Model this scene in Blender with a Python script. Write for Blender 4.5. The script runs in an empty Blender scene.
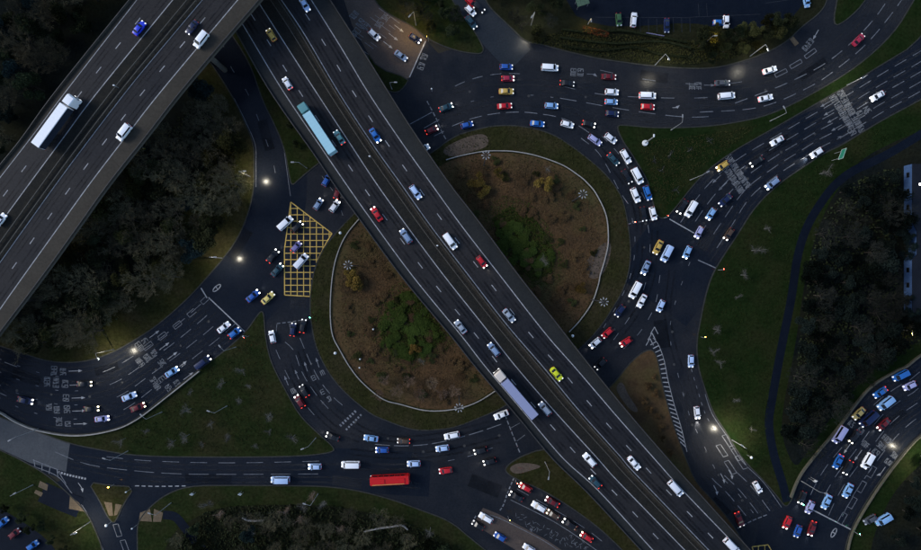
import bpy, bmesh, math, random
from mathutils import Vector, Matrix

# ---------------------------------------------------------------- camera, sky, sun, exposure
scene = bpy.context.scene
COL = scene.collection
CAM_H, FPX = 177.0, 590.0            # drone height in metres, focal length in photo pixels (921 wide)
cam_d = bpy.data.cameras.new('camera'); cam = bpy.data.objects.new('camera', cam_d); COL.objects.link(cam)
cam.location = (0, 0, CAM_H); cam.rotation_euler = (0, 0, 0)
cam_d.lens = FPX / 921 * 36; cam_d.sensor_width = 36; cam_d.clip_start = 1; cam_d.clip_end = 3000
scene.camera = cam

world = bpy.data.worlds.new('World'); scene.world = world; world.use_nodes = True
wn = world.node_tree.nodes; wl = world.node_tree.links
SUN_EL, SUN_AZ = math.radians(32), math.radians(285)
sky = wn.new('ShaderNodeTexSky'); sky.sky_type = 'NISHITA'; sky.sun_disc = False
sky.sun_elevation = SUN_EL; sky.sun_rotation = SUN_AZ; sky.air_density = 1.0; sky.dust_density = 1.0; sky.ozone_density = 2.5
wl.new(sky.outputs[0], wn['Background'].inputs[0]); wn['Background'].inputs[1].default_value = 0.05

sun_d = bpy.data.lights.new('sun', 'SUN'); sun = bpy.data.objects.new('sun', sun_d); COL.objects.link(sun)
sun_d.energy = 0.5; sun_d.angle = math.radians(24); sun_d.color = (1.0, 0.97, 0.92)
sun_dir = Vector((math.sin(SUN_AZ) * math.cos(SUN_EL), math.cos(SUN_AZ) * math.cos(SUN_EL), math.sin(SUN_EL)))
sun.rotation_euler = sun_dir.to_track_quat('Z', 'Y').to_euler(); sun.location = (-60, 20, 120)

vs = scene.view_settings; vs.view_transform = 'Standard'; vs.look = 'None'; vs.gamma = 1; vs.use_curve_mapping = False
vs.exposure = 2.0
scene.render.resolution_x, scene.render.resolution_y = 1024, 612

R = random.Random(7)

# ---------------------------------------------------------------- helpers
def P(px, py, z=0.0):
    """photo pixel -> point at height z (the camera looks straight down)"""
    d = CAM_H - z
    return Vector(((px - 460.5) * d / FPX, -(py - 275.0) * d / FPX, z))

def chaikin(pts, closed=False, it=2):
    pts = [tuple(p) for p in pts]
    for _ in range(it):
        out = []; n = len(pts)
        if not closed: out.append(pts[0])
        for i in range(n if closed else n - 1):
            a, b = pts[i], pts[(i + 1) % n]
            out.append((a[0]*.75 + b[0]*.25, a[1]*.75 + b[1]*.25)); out.append((a[0]*.25 + b[0]*.75, a[1]*.25 + b[1]*.75))
        if not closed: out.append(pts[-1])
        pts = out
    return pts

def catmull(pts, n=6):
    out = []; m = len(pts)
    for i in range(m - 1):
        p0, p1, p2, p3 = pts[max(i-1, 0)], pts[i], pts[i+1], pts[min(i+2, m-1)]
        for k in range(n):
            t = k / n
            out.append(tuple(0.5*(2*p1[j] + (p2[j]-p0[j])*t + (2*p0[j]-5*p1[j]+4*p2[j]-p3[j])*t*t + (3*p1[j]-p0[j]-3*p2[j]+p3[j])*t**3) for j in range(len(p1))))
    out.append(tuple(pts[-1])); return out

def resample(pts, n):
    pts = [Vector(p) for p in pts]; L = [0]
    for a, b in zip(pts, pts[1:]): L.append(L[-1] + (b - a).length)
    out = []; j = 0
    for i in range(n):
        s = L[-1] * i / (n - 1)
        while j < len(L) - 2 and L[j+1] < s: j += 1
        d = L[j+1] - L[j]
        out.append(pts[j].lerp(pts[j+1], 0 if d < 1e-9 else (s - L[j]) / d))
    return out

def offset_line(pts, d):
    """offset a list of 3D points sideways (to the left of travel, seen from above) by d metres"""
    out = []; n = len(pts)
    for i in range(n):
        t = (pts[min(i+1, n-1)] - pts[max(i-1, 0)]); t.z = 0
        t = t.normalized() if t.length > 1e-9 else Vector((1, 0, 0))
        out.append(pts[i] + Vector((-t.y, t.x, 0)) * d)
    return out

class MB:
    def __init__(s): s.v = []; s.f = []; s.smooth = False
    def quad(s, a, b, c, d):
        n = len(s.v); s.v += [tuple(a), tuple(b), tuple(c), tuple(d)]; s.f.append((n, n+1, n+2, n+3))
    def tri(s, a, b, c):
        n = len(s.v); s.v += [tuple(a), tuple(b), tuple(c)]; s.f.append((n, n+1, n+2))
    def box(s, c, size, rz=0.0):
        cx, cy, cz = c; sx, sy, sz = [k/2 for k in size]; n = len(s.v); ca, sa = math.cos(rz), math.sin(rz)
        for z in (-sz, sz):
            for x, y in ((-sx, -sy), (sx, -sy), (sx, sy), (-sx, sy)):
                s.v.append((cx + x*ca - y*sa, cy + x*sa + y*ca, cz + z))
        s.f += [(n+3, n+2, n+1, n), (n+4, n+5, n+6, n+7), (n, n+1, n+5, n+4), (n+1, n+2, n+6, n+5), (n+2, n+3, n+7, n+6), (n+3, n, n+4, n+7)]
    def tube(s, a, b, r0, r1, seg=6, cap=True):
        a, b = Vector(a), Vector(b); d = (b - a)
        if d.length < 1e-6: return
        d.normalize(); u = d.orthogonal().normalized(); w = d.cross(u); n = len(s.v)
        for p, r in ((a, r0), (b, r1)):
            for k in range(seg):
                t = 2*math.pi*k/seg; s.v.append(tuple(p + (u*math.cos(t) + w*math.sin(t))*r))
        for k in range(seg): s.f.append((n+k, n+(k+1) % seg, n+seg+(k+1) % seg, n+seg+k))
        if cap: s.f.append(tuple(n+seg+k for k in range(seg))); s.f.append(tuple(n+seg-1-k for k in range(seg)))
    def ribbon(s, left, right):
        n = len(s.v); m = len(left)
        for a, b in zip(left, right): s.v += [tuple(a), tuple(b)]
        for i in range(m-1): s.f.append((n+2*i, n+2*i+1, n+2*i+3, n+2*i+2))
    def rail(s, pts, w, z0, z1):
        """box-section ribbon following pts, width w, from pts.z+z0 to pts.z+z1"""
        l, r = offset_line(pts, w/2), offset_line(pts, -w/2); Z0, Z1 = Vector((0, 0, z0)), Vector((0, 0, z1)); n = len(s.v)
        for a, b in zip(l, r): s.v += [tuple(a+Z0), tuple(b+Z0), tuple(b+Z1), tuple(a+Z1)]
        for i in range(len(l)-1):
            for k in range(4):
                s.f.append((n+4*i+k, n+4*i+(k+1) % 4, n+4*i+4+(k+1) % 4, n+4*i+4+k))
        e = n+4*(len(l)-1); s.f += [(n+3, n+2, n+1, n), (e, e+1, e+2, e+3)]
    def mesh(s, name):
        me = bpy.data.meshes.new(name); me.from_pydata(s.v, [], s.f); me.update()
        if s.smooth: me.polygons.foreach_set('use_smooth', [True]*len(me.polygons))
        return me
    def build(s, name, material, parent=None, kind=None):
        return put(name, s.mesh(name), material, parent, kind)

def put(name, me, material=None, parent=None, kind=None):
    o = bpy.data.objects.new(name, me); COL.objects.link(o)
    if material is not None and me is not None and len(me.materials) == 0: me.materials.append(material)
    if parent is not None: o.parent = parent
    if kind: o['kind'] = kind
    return o

def tag(o, label, cat, group=None):
    o['label'] = label; o['category'] = cat
    if group: o['group'] = group
    return o

def thing(name, label, cat, loc=(0, 0, 0), rz=0.0, group=None):
    o = bpy.data.objects.new(name, None); COL.objects.link(o); o.location = loc; o.rotation_euler = (0, 0, rz)
    o.empty_display_size = 0.3
    return tag(o, label, cat, group)

def poly_mesh(name, pts3, depth=0.0):
    bm = bmesh.new(); vv = [bm.verts.new(p) for p in pts3]
    f = bm.faces.new(vv); f.normal_update()
    if f.normal.z < 0: f.normal_flip()
    if depth:
        lo = [bm.verts.new(p - Vector((0, 0, depth))) for p in pts3]; n = len(vv)
        for i in range(n): bm.faces.new((vv[i], lo[i], lo[(i+1) % n], vv[(i+1) % n]))
    bmesh.ops.triangulate(bm, faces=[f], ngon_method='EAR_CLIP')
    bmesh.ops.recalc_face_normals(bm, faces=bm.faces)
    me = bpy.data.meshes.new(name); bm.to_mesh(me); bm.free(); return me

def inside(x, y, poly):
    c = False; n = len(poly); j = n - 1
    for i in range(n):
        xi, yi = poly[i][0], poly[i][1]; xj, yj = poly[j][0], poly[j][1]
        if (yi > y) != (yj > y) and x < (xj-xi)*(y-yi)/(yj-yi) + xi: c = not c
        j = i
    return c

def lin(h):
    """sRGB 0-255 triple -> linear"""
    return tuple((c/255/12.92 if c/255 <= .04045 else ((c/255+.055)/1.055)**2.4) for c in h)

# ---------------------------------------------------------------- materials
def mat(name, a, b=None, scale=0.2, rough=0.85, spec=0.2, fine=3.0, fine_amt=0.35, bump=0.0, bump_scale=4.0, rand=0.0, detail=5, metal=0.0, c=None, cscale=0.03, camt=0.5, coat=0.0):
    m = bpy.data.materials.new(name); m.use_nodes = True; nt = m.node_tree; N = nt.nodes; Lk = nt.links
    bs = N['Principled BSDF']; bs.inputs['Roughness'].default_value = rough
    bs.inputs['Specular IOR Level'].default_value = spec; bs.inputs['Metallic'].default_value = metal
    bs.inputs['Coat Weight'].default_value = coat
    if b is None and not rand:
        bs.inputs['Base Color'].default_value = (*a, 1); return m
    b = b or a
    tc = N.new('ShaderNodeTexCoord')
    def noise(sc, det=detail, rg=.6):
        t = N.new('ShaderNodeTexNoise'); t.inputs['Scale'].default_value = sc; t.inputs['Detail'].default_value = det; t.inputs['Roughness'].default_value = rg
        Lk.new(tc.outputs['Object'], t.inputs['Vector']); return t
    def ramp(src, lo, hi):
        r = N.new('ShaderNodeMapRange'); r.inputs['From Min'].default_value = lo; r.inputs['From Max'].default_value = hi
        Lk.new(src, r.inputs['Value']); return r.outputs[0]
    def mix(fac, x, y, mode='MIX'):
        k = N.new('ShaderNodeMix'); k.data_type = 'RGBA'; k.blend_type = mode
        for s, v in ((k.inputs[0], fac), (k.inputs[6], x), (k.inputs[7], y)):
            if hasattr(v, 'links') or hasattr(v, 'is_linked'): Lk.new(v, s)
            elif isinstance(v, (int, float)): s.default_value = v
            else: s.default_value = (*v, 1)
        return k.outputs[2]
    col = mix(ramp(noise(scale).outputs[0], .32, .68), a, b)
    if c is not None:
        col = mix(ramp(noise(cscale, 4).outputs[0], .45, .7), col, c)
    fn = ramp(noise(fine, 6, .7).outputs[0], .25, .75)
    v = N.new('ShaderNodeMapRange'); Lk.new(fn, v.inputs['Value']); v.inputs['To Min'].default_value = 1-fine_amt; v.inputs['To Max'].default_value = 1+fine_amt
    hs = N.new('ShaderNodeHueSaturation'); Lk.new(col, hs.inputs['Color']); Lk.new(v.outputs[0], hs.inputs['Value'])
    col = hs.outputs[0]
    if rand:
        oi = N.new('ShaderNodeObjectInfo'); mr = N.new('ShaderNodeMapRange'); Lk.new(oi.outputs['Random'], mr.inputs['Value'])
        mr.inputs['To Min'].default_value = 1-rand; mr.inputs['To Max'].default_value = 1+rand
        h2 = N.new('ShaderNodeHueSaturation'); Lk.new(col, h2.inputs['Color']); Lk.new(mr.outputs[0], h2.inputs['Value'])
        m2 = N.new('ShaderNodeMapRange'); Lk.new(oi.outputs['Random'], m2.inputs['Value']); m2.inputs['To Min'].default_value = .5-.03*rand; m2.inputs['To Max'].default_value = .5+.05*rand
        Lk.new(m2.outputs[0], h2.inputs['Hue']); col = h2.outputs[0]
    Lk.new(col, bs.inputs['Base Color'])
    if bump:
        bp = N.new('ShaderNodeBump'); bp.inputs['Strength'].default_value = bump; bp.inputs['Distance'].default_value = .1
        Lk.new(noise(bump_scale, 4).outputs[0], bp.inputs['Height']); Lk.new(bp.outputs[0], bs.inputs['Normal'])
    return m

def emit(name, color, strength, base=(.8, .8, .8)):
    m = bpy.data.materials.new(name); m.use_nodes = True; bs = m.node_tree.nodes['Principled BSDF']
    bs.inputs['Base Color'].default_value = (*base, 1); bs.inputs['Emission Color'].default_value = (*color, 1); bs.inputs['Emission Strength'].default_value = strength
    m.cycles.emission_sampling = 'NONE' if strength < 30 else 'AUTO'
    return m

M = {}
M['soil'] = mat('soil', (.016, .015, .011), (.022, .02, .014))
M['asphalt'] = mat('asphalt', (.0110, .0130, .0170), (.0170, .0185, .0222), .14, .2, .08, 1.6, .34, c=(.0235, .0232, .0248), cscale=.035)
M['asphalt_dark'] = mat('asphalt_dark', (.0060, .0088, .0148), (.0104, .0132, .0190), .12, .2, .08, 1.6, .34, c=(.0145, .0160, .0202), cscale=.045)
M['asphalt_pale'] = mat('asphalt_pale', (.017, .0215, .027), (.024, .028, .033), .15, .3, .1, 1.8, .3)
M['concrete_road'] = mat('concrete_road', (.048, .053, .059), (.064, .068, .072), .2, .5, .1, 1.5, .22)
M['deck_asphalt'] = mat('deck_asphalt', (.0215, .0205, .0210), (.0280, .0262, .0262), .08, .4, .08, 1.4, .26, c=(.0135, .0150, .0190), cscale=.016)
M['shoulder'] = mat('shoulder_tarmac', (.034, .0295, .0230), (.044, .0380, .0290), .15, .6, .1, 1.5, .3)
M['deck2_shoulder'] = mat('deck_shoulder_tarmac', (.0175, .0190, .0190), (.024, .0245, .023), .15, .55, .1, 1.5, .25)
M['median'] = mat('median_gravel', (.0125, .0130, .0120), (.0205, .0190, .0155), .4, .9, .1, 2.5, .5, .2, 6)
M['median_dirt'] = mat('median_dirt', (.025, .0215, .0165), (.035, .030, .0225), .4, .9, .1, 2.5, .45, .2, 6)
M['antiskid'] = mat('brown_antiskid', (.058, .043, .036), (.074, .055, .044), .25, .6, .2, 2.0, .28, .15, 6)
M['path'] = mat('path_tarmac', (.0036, .0062, .0125), (.0055, .0084, .0150), .3, .6, .06, 2.0, .3)
M['paving'] = mat('buff_paving', (.10, .072, .042), (.13, .092, .055), .8, .8, .2, 3.0, .3)
M['kerb'] = mat('kerb_concrete', (.022, .023, .020), (.038, .038, .033), .6, .8, .15, 3, .35)
M['wall'] = mat('pale_wall', (.24, .22, .20), (.33, .31, .28), .5, .8, .2, 3, .2)
M['concrete'] = mat('viaduct_concrete', (.075, .07, .06), (.10, .092, .078), .4, .85, .2, 2, .25)
M['steel'] = mat('galvanised_steel', (.22, .22, .22), (.30, .30, .30), 2, .5, .4, 8, .15)
M['rail'] = mat('dull_rail', (.05, .048, .042), (.075, .07, .06), 1, .6, .3, 6, .3)
M['steel_dark'] = mat('painted_dark_steel', (.03, .03, .035), (.045, .045, .05), 2, .5, .4, 8, .15)
M['paint'] = mat('road_paint_white', (.20, .20, .205), (.36, .36, .365), .9, .7, .25, 5, .4)
M['paint_dim'] = mat('road_paint_worn', (.085, .092, .105), (.20, .205, .22), .7, .7, .25, 5, .5)
M['paint_text'] = mat('road_lettering_paint', (.085, .092, .10), (.20, .205, .215), 1.2, .7, .1, 6, .55)
M['paint_faint'] = mat('faint_bay_paint', (.016, .019, .026), (.030, .034, .042), .8, .7, .1, 5, .5)
M['paint_yellow'] = mat('road_paint_yellow', (.42, .26, .05), (.60, .40, .10), .7, .7, .25, 4, .35)
M['grass'] = mat('verge_grass', (.0110, .0180, .0058), (.0190, .0245, .0082), .25, .95, .0, 1.3, .55, .4, 2.2, c=(.0265, .0240, .0108), cscale=.07)
M['grass_dark'] = mat('meadow_grass', (.0075, .0155, .0044), (.0120, .0205, .0062), .2, .95, .0, 1.3, .5, .4, 2.2, c=(.0185, .0205, .0080), cscale=.06)
M['grass_olive'] = mat('olive_grass', (.0170, .0190, .0068), (.0275, .0265, .0100), .25, .95, .0, 1.2, .55, .4, 2.2, c=(.036, .029, .0155), cscale=.07)
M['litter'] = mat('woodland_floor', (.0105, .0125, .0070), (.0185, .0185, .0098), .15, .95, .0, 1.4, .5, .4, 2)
M['litter_blue'] = mat('woodland_floor_bluish', (.0055, .0080, .0088), (.0105, .0122, .0098), .12, .95, .0, 1.4, .5, .4, 2, c=(.0155, .0155, .0085), cscale=.04)  # bluer, darker tone of the woodland floor
M['scrub_floor'] = mat('scrub_floor', (.048, .032, .0180), (.100, .056, .0265), .12, .95, .0, 1.2, .35, .3, 2, c=(.050, .046, .0190), cscale=.06)
M['bare_earth'] = mat('bare_earth', (.075, .055, .042), (.10, .075, .055), .4, .95, .1, 2, .35, .4, 3)
M['bark'] = mat('bark', (.035, .030, .025), (.055, .048, .04), 2, .9, .1)
M['birch'] = mat('pale_birch_bark', (.12, .118, .108), (.18, .175, .16), 2, .9, .0)
M['twig'] = mat('grey_twigs', (.075, .072, .060), (.11, .10, .085), 1, .9, .0, rand=.3)
M['twig_dark'] = mat('dark_twigs', (.014, .016, .015), (.026, .027, .022), 1, .9, .0, rand=.4)
M['twig_pink'] = mat('russet_twigs', (.15, .098, .07), (.20, .135, .095), 1, .9, .1, rand=.3)
M['leaf_dark'] = mat('dark_leaves', (.0135, .0185, .0095), (.0270, .0310, .0150), .8, .8, .0, 3, .5, rand=.5)
M['leaf_blue'] = mat('blue_green_leaves', (.0085, .0160, .0170), (.0165, .0260, .0225), .8, .8, .0, 3, .5, rand=.5)
M['leaf_olive'] = mat('olive_leaves', (.0235, .0260, .0095), (.0410, .0390, .0155), .8, .8, .0, 3, .5, rand=.5)
M['leaf_shaded'] = mat('shaded_leaves', (.0048, .0078, .0070), (.0100, .0140, .0110), .8, .8, .0, 3, .5, rand=.5)  # darkened copy of the wood leaves, right-hand woods' gloom put into the colour
M['leaf_mid'] = mat('dull_green_leaves', (.0165, .0200, .0105), (.0310, .0330, .0165), .8, .8, .0, 3, .5, rand=.4)
M['twig_olive'] = mat('olive_twigs', (.074, .066, .042), (.112, .098, .060), 1, .9, .0, rand=.35)
M['leaf_green'] = mat('green_leaves', (.0280, .0430, .0090), (.0420, .0590, .0135), .4, .8, .0, 2, .3, rand=.15)
M['leaf_gold'] = mat('golden_leaves', (.105, .066, .018), (.155, .098, .026), .8, .8, .0, 3, .35, rand=.2)
M['leaf_brown'] = mat('brown_leaves', (.058, .039, .0215), (.118, .068, .0310), .14, .8, .0, 1.5, .35, rand=.12, c=(.055, .052, .0215), cscale=.07)
M['leaf_rust'] = mat('rust_leaves', (.085, .028, .010), (.13, .045, .014), .8, .8, .1, 3, .4, rand=.2)
M['glass'] = mat('window_glass', (.006, .007, .009), rough=.08, spec=.4)
M['tyre'] = mat('tyre', (.012, .012, .012), rough=.9)
M['trim'] = mat('black_trim', (.015, .015, .016), rough=.6)
M['head'] = emit('headlight_lens', (1, .97, .90), 1.7)
M['head_dim'] = emit('dipped_headlight_lens', (1, .98, .94), .22)
M['head_warm'] = emit('headlight_lens_warm', (1, .86, .55), 2.4)
M['tail'] = emit('tail_lamp', (1, .05, .04), .03, (.16, .008, .01))
M['brake'] = emit('brake_lamp', (1, .06, .04), .45, (.5, .01, .01))
M['lamp_on'] = emit('lit_lamp_lens', (1, .93, .75), 60)
M['lamp_off'] = mat('lamp_lens', (.55, .57, .58), rough=.3, spec=.4)
M['lamp_sodium'] = emit('sodium_lamp_lens', (1, .75, .15), 40)
M['white_plastic'] = mat('white_plastic', (.75, .75, .74), rough=.5)
M['roof_slate'] = mat('dark_roof', (.004, .0055, .010), (.007, .009, .014), .5, .8, .2)
M['render_blue'] = mat('pale_blue_render', (.035, .075, .17), (.05, .095, .20), .5, .8, .2)
M['window_lit'] = emit('lit_window', (1, .92, .85), 2)
def worn(name, col, lo, hi):
    m = mat(name, col, tuple(c*1.25 for c in col), .3, .3, .08, 2.0, .3); nt = m.node_tree; N = nt.nodes
    tc = N.new('ShaderNodeTexCoord'); n = N.new('ShaderNodeTexNoise'); n.inputs['Scale'].default_value = .22; n.inputs['Detail'].default_value = 5
    r = N.new('ShaderNodeMapRange'); r.inputs['From Min'].default_value = .35; r.inputs['From Max'].default_value = .65; r.inputs['To Min'].default_value = lo; r.inputs['To Max'].default_value = hi
    nt.links.new(tc.outputs['Object'], n.inputs['Vector']); nt.links.new(n.outputs[0], r.inputs['Value']); nt.links.new(r.outputs[0], N['Principled BSDF'].inputs['Alpha'])
    return m
M['track_dark'] = worn('oily_wheel_track', (.0085, .0090, .0110), .0, .42)
M['track_light'] = worn('polished_wheel_track', (.030, .031, .034), .0, .5)
M['patch_dark'] = worn('tarmac_patch', (.0070, .0080, .0105), .2, .6)
M['patch_light'] = worn('old_tarmac_patch', (.028, .029, .032), .2, .65)
M['iron'] = mat('iron_cover', (.035, .034, .033), (.05, .048, .045), 3, .6, .2)
PAINT = {'curtainnavy': (.020, .026, .042), 'curtainteal': (.05, .10, .115), 'curtaingrey': (.035, .035, .045), 'white': (.88, .88, .89), 'offwhite': (.74, .75, .79), 'silver': (.30, .34, .40), 'silverblue': (.20, .28, .42), 'lightblue': (.22, .40, .66),
         'paleblue': (.42, .55, .78), 'blue': (.02, .09, .36), 'vividblue': (.012, .04, .62), 'navy': (.008, .016, .06), 'royal': (.02, .13, .42), 'black': (.010, .010, .012), 'grey': (.07, .075, .085),
         'red': (.50, .012, .02), 'darkred': (.13, .010, .014), 'crimson': (.34, .02, .05), 'yellow': (.80, .50, .02), 'paleyellow': (.70, .55, .16), 'lime': (.62, .66, .02), 'gold': (.55, .40, .13),
         'brown': (.075, .045, .028), 'teal': (.10, .26, .27), 'darkteal': (.02, .06, .08), 'lilac': (.36, .36, .58), 'busred': (.52, .008, .008), 'trailerteal': (.36, .60, .66), 'trailerlilac': (.27, .29, .43), 'cabcream': (.62, .54, .47), 'green': (.035, .09, .035), 'purple': (.18, .16, .36)}
def paint(c):
    k = 'paint_' + c
    if k not in M:
        M[k] = mat('car_paint_' + c, PAINT[c], rough=.35, spec=.35, coat=.15)
    return M[k]
# ---------------------------------------------------------------- ground, roads, verges
def sheet(name, px, z, material, smooth=2, closed=True, depth=0, kind='structure', parent=None):
    pts = chaikin(px, True, smooth) if smooth else px
    return put(name, poly_mesh(name, [P(x, y, z) for x, y in pts], depth), material, parent, kind)

g = MB(); g.quad((-900, -900, 0), (900, -900, 0), (900, 900, 0), (-900, 900, 0)); g.build('ground', M['soil'], kind='structure')

def road(name, pts, width_px, level, material):
    c = [Vector((x, y, 0)) for x, y in catmull(pts, 8)]
    w = [width_px]*len(c) if not isinstance(width_px, (list, tuple)) else [width_px[0] + (width_px[1]-width_px[0])*i/(len(c)-1) for i in range(len(c))]
    l, r = [], []
    for i, p in enumerate(c):
        t = (c[min(i+1, len(c)-1)] - c[max(i-1, 0)]).normalized(); n = Vector((-t.y, t.x, 0)) * w[i]/2
        a, b = p + n, p - n; z = .004*level
        l.append(P(a.x, a.y, z)); r.append(P(b.x, b.y, z))
    m = MB(); m.ribbon(r, l); return m.build(name, material, kind='structure')

ISLAND = [(437, 149), (447, 141), (458.5, 134.6), (470, 131), (490, 126), (512, 125), (534, 128), (554, 134.6), (571, 145.5), (587.4, 158), (604, 172),
          (616, 187), (622.7, 199), (627, 217), (629.5, 235), (631, 251), (629, 272), (623, 291), (612, 309), (604, 322), (590, 339), (579, 349), (548, 378),
          (505, 406), (495, 411.5), (479, 418), (462, 425), (448, 429), (421, 431), (405, 428), (378, 417.5), (370, 413.5), (348, 396), (330, 376), (317, 351), (311, 325),
          (309.6, 300), (313, 275), (318, 259), (327, 243), (344, 224), (357, 211), (385, 186), (412, 165)]
rd = {}
cx, cy = 469, 278
rd['roundabout'] = sheet('roundabout_road', [(cx + (x-cx)*1.55, cy + (y-cy)*1.6) for x, y in ISLAND], .004, M['asphalt'])
rd['slip'] = road('slip_road', [(150, -60), (200, 30), (243, 75), (268, 135), (274, 190), (262, 240), (235, 290)], 66, 2, M['asphalt_dark'])
rd['west'] = road('west_approach_road', [(-60, 370), (0, 383), (60, 400), (110, 392), (160, 364), (205, 326), (262, 270), (300, 225)], (84, 76), 3, M['asphalt_dark'])
rd['south'] = road('south_road', [(-60, 415), (0, 433), (60, 455), (140, 470), (230, 470), (330, 470), (430, 475)], 44, 4, M['asphalt_dark'])
rd['southwest'] = road('side_road', [(70, 475), (93, 515), (118, 560), (130, 600)], 34, 5, M['asphalt_dark'])
rd['southwest2'] = road('side_road_exit', [(160, 480), (133, 505), (124, 540), (130, 600)], 34, 6, M['asphalt_dark'])
rd['southeast'] = road('south_east_approach_road', [(420, 455), (480, 490), (540, 530), (640, 600)], 100, 2, M['asphalt'])
rd['south_exit'] = road('south_exit_road', [(660, 280), (676, 350), (690, 410), (715, 460), (750, 505), (790, 560), (820, 610)], (80, 80), 3, M['asphalt'])
rd['east'] = road('east_approach_road', [(990, 355), (921, 392), (870, 432), (830, 490), (805, 540), (790, 620)], 95, 4, M['asphalt_dark'])
rd['northeast'] = road('north_east_approach_road', [(1010, 10), (921, 70), (847, 115), (780, 155), (720, 200), (690, 245), (650, 300)], 90, 5, M['asphalt_dark'])
rd['north'] = road('north_road', [(400, 130), (440, 100), (500, 85), (580, 92), (680, 98), (760, 86), (830, 55), (880, 0), (910, -50)], (90, 76), 6, M['asphalt'])
rd['link'] = road('north_link_road', [(440, -40), (472, 6), (505, 45), (520, 60)], (34, 30), 7, M['asphalt_pale'])
rd['northwest'] = road('north_west_approach_road', [(320, -60), (360, 0), (395, 50), (430, 90)], 62, 5, M['asphalt'])
rd['northside'] = road('north_side_road', [(845, -40), (826, 10), (805, 45)], 30, 7, M['asphalt'])
rd['carpark'] = sheet('car_park', [(560, -40), (830, -40), (800, 12), (770, 30), (720, 28), (690, 22), (640, 26), (600, 26), (568, 12)], .14, M['path'], 1)
rd['yard'] = sheet('parking_yard', [(-80, 500), (-10, 503), (20, 520), (48, 540), (62, 560), (60, 640), (-80, 640)], .14, M['path'], 1)
# coloured and patched surfacing laid on the carriageways
sheet('antiskid_surfacing', [(338, -20), (375, -10), (390, 14), (413, 26), (427, 40), (409, 78), (386, 82), (372, 60), (352, 25)], .034, M['antiskid'], 0)
sheet('antiskid_surfacing', [(483, 508), (498, 514), (548, 541), (570, 556), (525, 556), (494, 537), (474, 524)], .034, M['antiskid'], 0)
sheet('concrete_surfacing', [(-40, 398), (0, 414), (37, 428.5), (70, 443), (66, 472), (30, 463), (0, 450), (-40, 432)], .034, M['concrete_road'], 0)

VERGE = {}
def verge(name, px, material, smooth=2, kerb=True, top=.13):
    pts = chaikin(px, True, smooth); VERGE[name] = pts
    p3 = [P(x, y, top) for x, y in pts]
    o = put(name, poly_mesh(name, p3, .2), material, None, 'structure')
    if kerb:
        m = MB(); m.rail(p3 + [p3[0]], .34, -.13, .025); m.build('kerb', M['kerb'], o)
    return o

verge('verge_roundabout', ISLAND, M['grass_olive'])
verge('verge_west_wood', [(-80, 180), (-80, 318), (0, 346), (20, 352.5), (50, 362.5), (83, 362.5), (110, 354), (135, 340), (160, 323.6), (190, 296.5), (209, 275), (221, 261), (237.6, 239), (249, 212),
                          (254, 187), (254, 165), (254, 144), (244, 120), (234, 98.7), (214, 67), (190, 35), (150, -20), (110, -90), (20, -90), (-80, -90)], M['grass_olive'])
verge('verge_slip_island', [(222, 20), (250, 62), (262, 100), (275, 125), (285, 150), (289.5, 178), (292, 186), (300, 178), (322, 160), (340, 150), (320, 90), (270, 0), (240, -40), (190, -40)], M['grass'])
verge('verge_triangle', [(-60, 388), (0, 412), (18, 422), (38, 430), (67, 435), (92, 434), (117, 428.5), (134, 421), (160, 400), (200, 369), (224, 351.5), (246, 332), (256, 317), (262, 310), (264, 316),
                         (265, 334), (269, 356), (275, 371), (288, 395), (299, 415), (316, 432), (336, 449), (330, 453), (300, 456.5), (230, 457.5), (138, 456.5), (100, 450), (70, 444), (38, 432), (0, 417), (-60, 393)], M['grass'])
verge('verge_south_wood', [(140, 620), (136.5, 532), (139, 520), (150, 507), (165, 495), (188, 486), (230, 485.5), (308, 486), (330, 487), (355, 490), (390, 499), (420, 510), (450, 521), (470, 538), (500, 562), (540, 620)], M['grass'])
verge('verge_south_west', [(-80, 415), (0, 450), (25, 462), (50, 477), (75, 500), (88, 515), (96, 532), (103, 550), (112, 620), (-80, 620)], M['grass'])
verge('verge_side_island', [(88, 482), (110, 485.5), (135, 487), (123, 505), (117.5, 518), (113, 524), (107, 516), (99, 500)], M['grass_olive'], 1)
verge('verge_south_bank', [(504, 471), (509, 464), (522, 456), (545, 448), (580, 455), (630, 490), (700, 560), (700, 640), (650, 580), (610, 537), (578, 512), (543, 490), (515, 479)], M['grass_olive'])
verge('verge_splitter', [(612, 386), (633, 359), (650, 348), (657, 355), (661, 379), (664.5, 393), (671, 418), (678, 438), (686, 459), (696, 483), (710, 497), (736, 528), (760, 575), (740, 620), (660, 520), (600, 430), (595, 400)], M['scrub_floor'])
verge('verge_north_east', [(616, 125), (626, 125), (656, 128), (700, 127), (733, 123), (770, 115), (810.5, 95), (857, 67), (894, 33.5), (914, 0), (950, -60), (990, -60), (921, 41), (884, 63), (847, 86), (834, 93),
                           (800, 113), (767, 132), (733, 151), (706, 171), (690, 189), (669, 216), (661, 219), (656, 214), (649, 187), (648, 181), (634, 157), (622, 140)], M['grass_dark'])
verge('verge_east', [(990, 60), (921, 99.5), (884, 119), (861, 133), (841, 145.5), (822, 154), (805.5, 165.6), (782, 181), (756, 205), (738, 234), (722, 258), (711.5, 276), (705, 298), (700, 323), (696.5, 343), (698, 367),
                     (704.6, 388), (713, 413), (726, 432), (742, 459), (765, 482), (780, 500), (786, 508), (792, 500), (800, 477), (815, 457), (838, 430), (867, 391), (894, 373), (921, 356), (990, 320)], M['grass_dark'])
verge('verge_south_east', [(843, 560), (850, 530), (870.5, 494.7), (895.5, 459.6), (920, 433), (990, 385), (1050, 385), (1050, 640), (830, 640)], M['grass_dark'])
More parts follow.
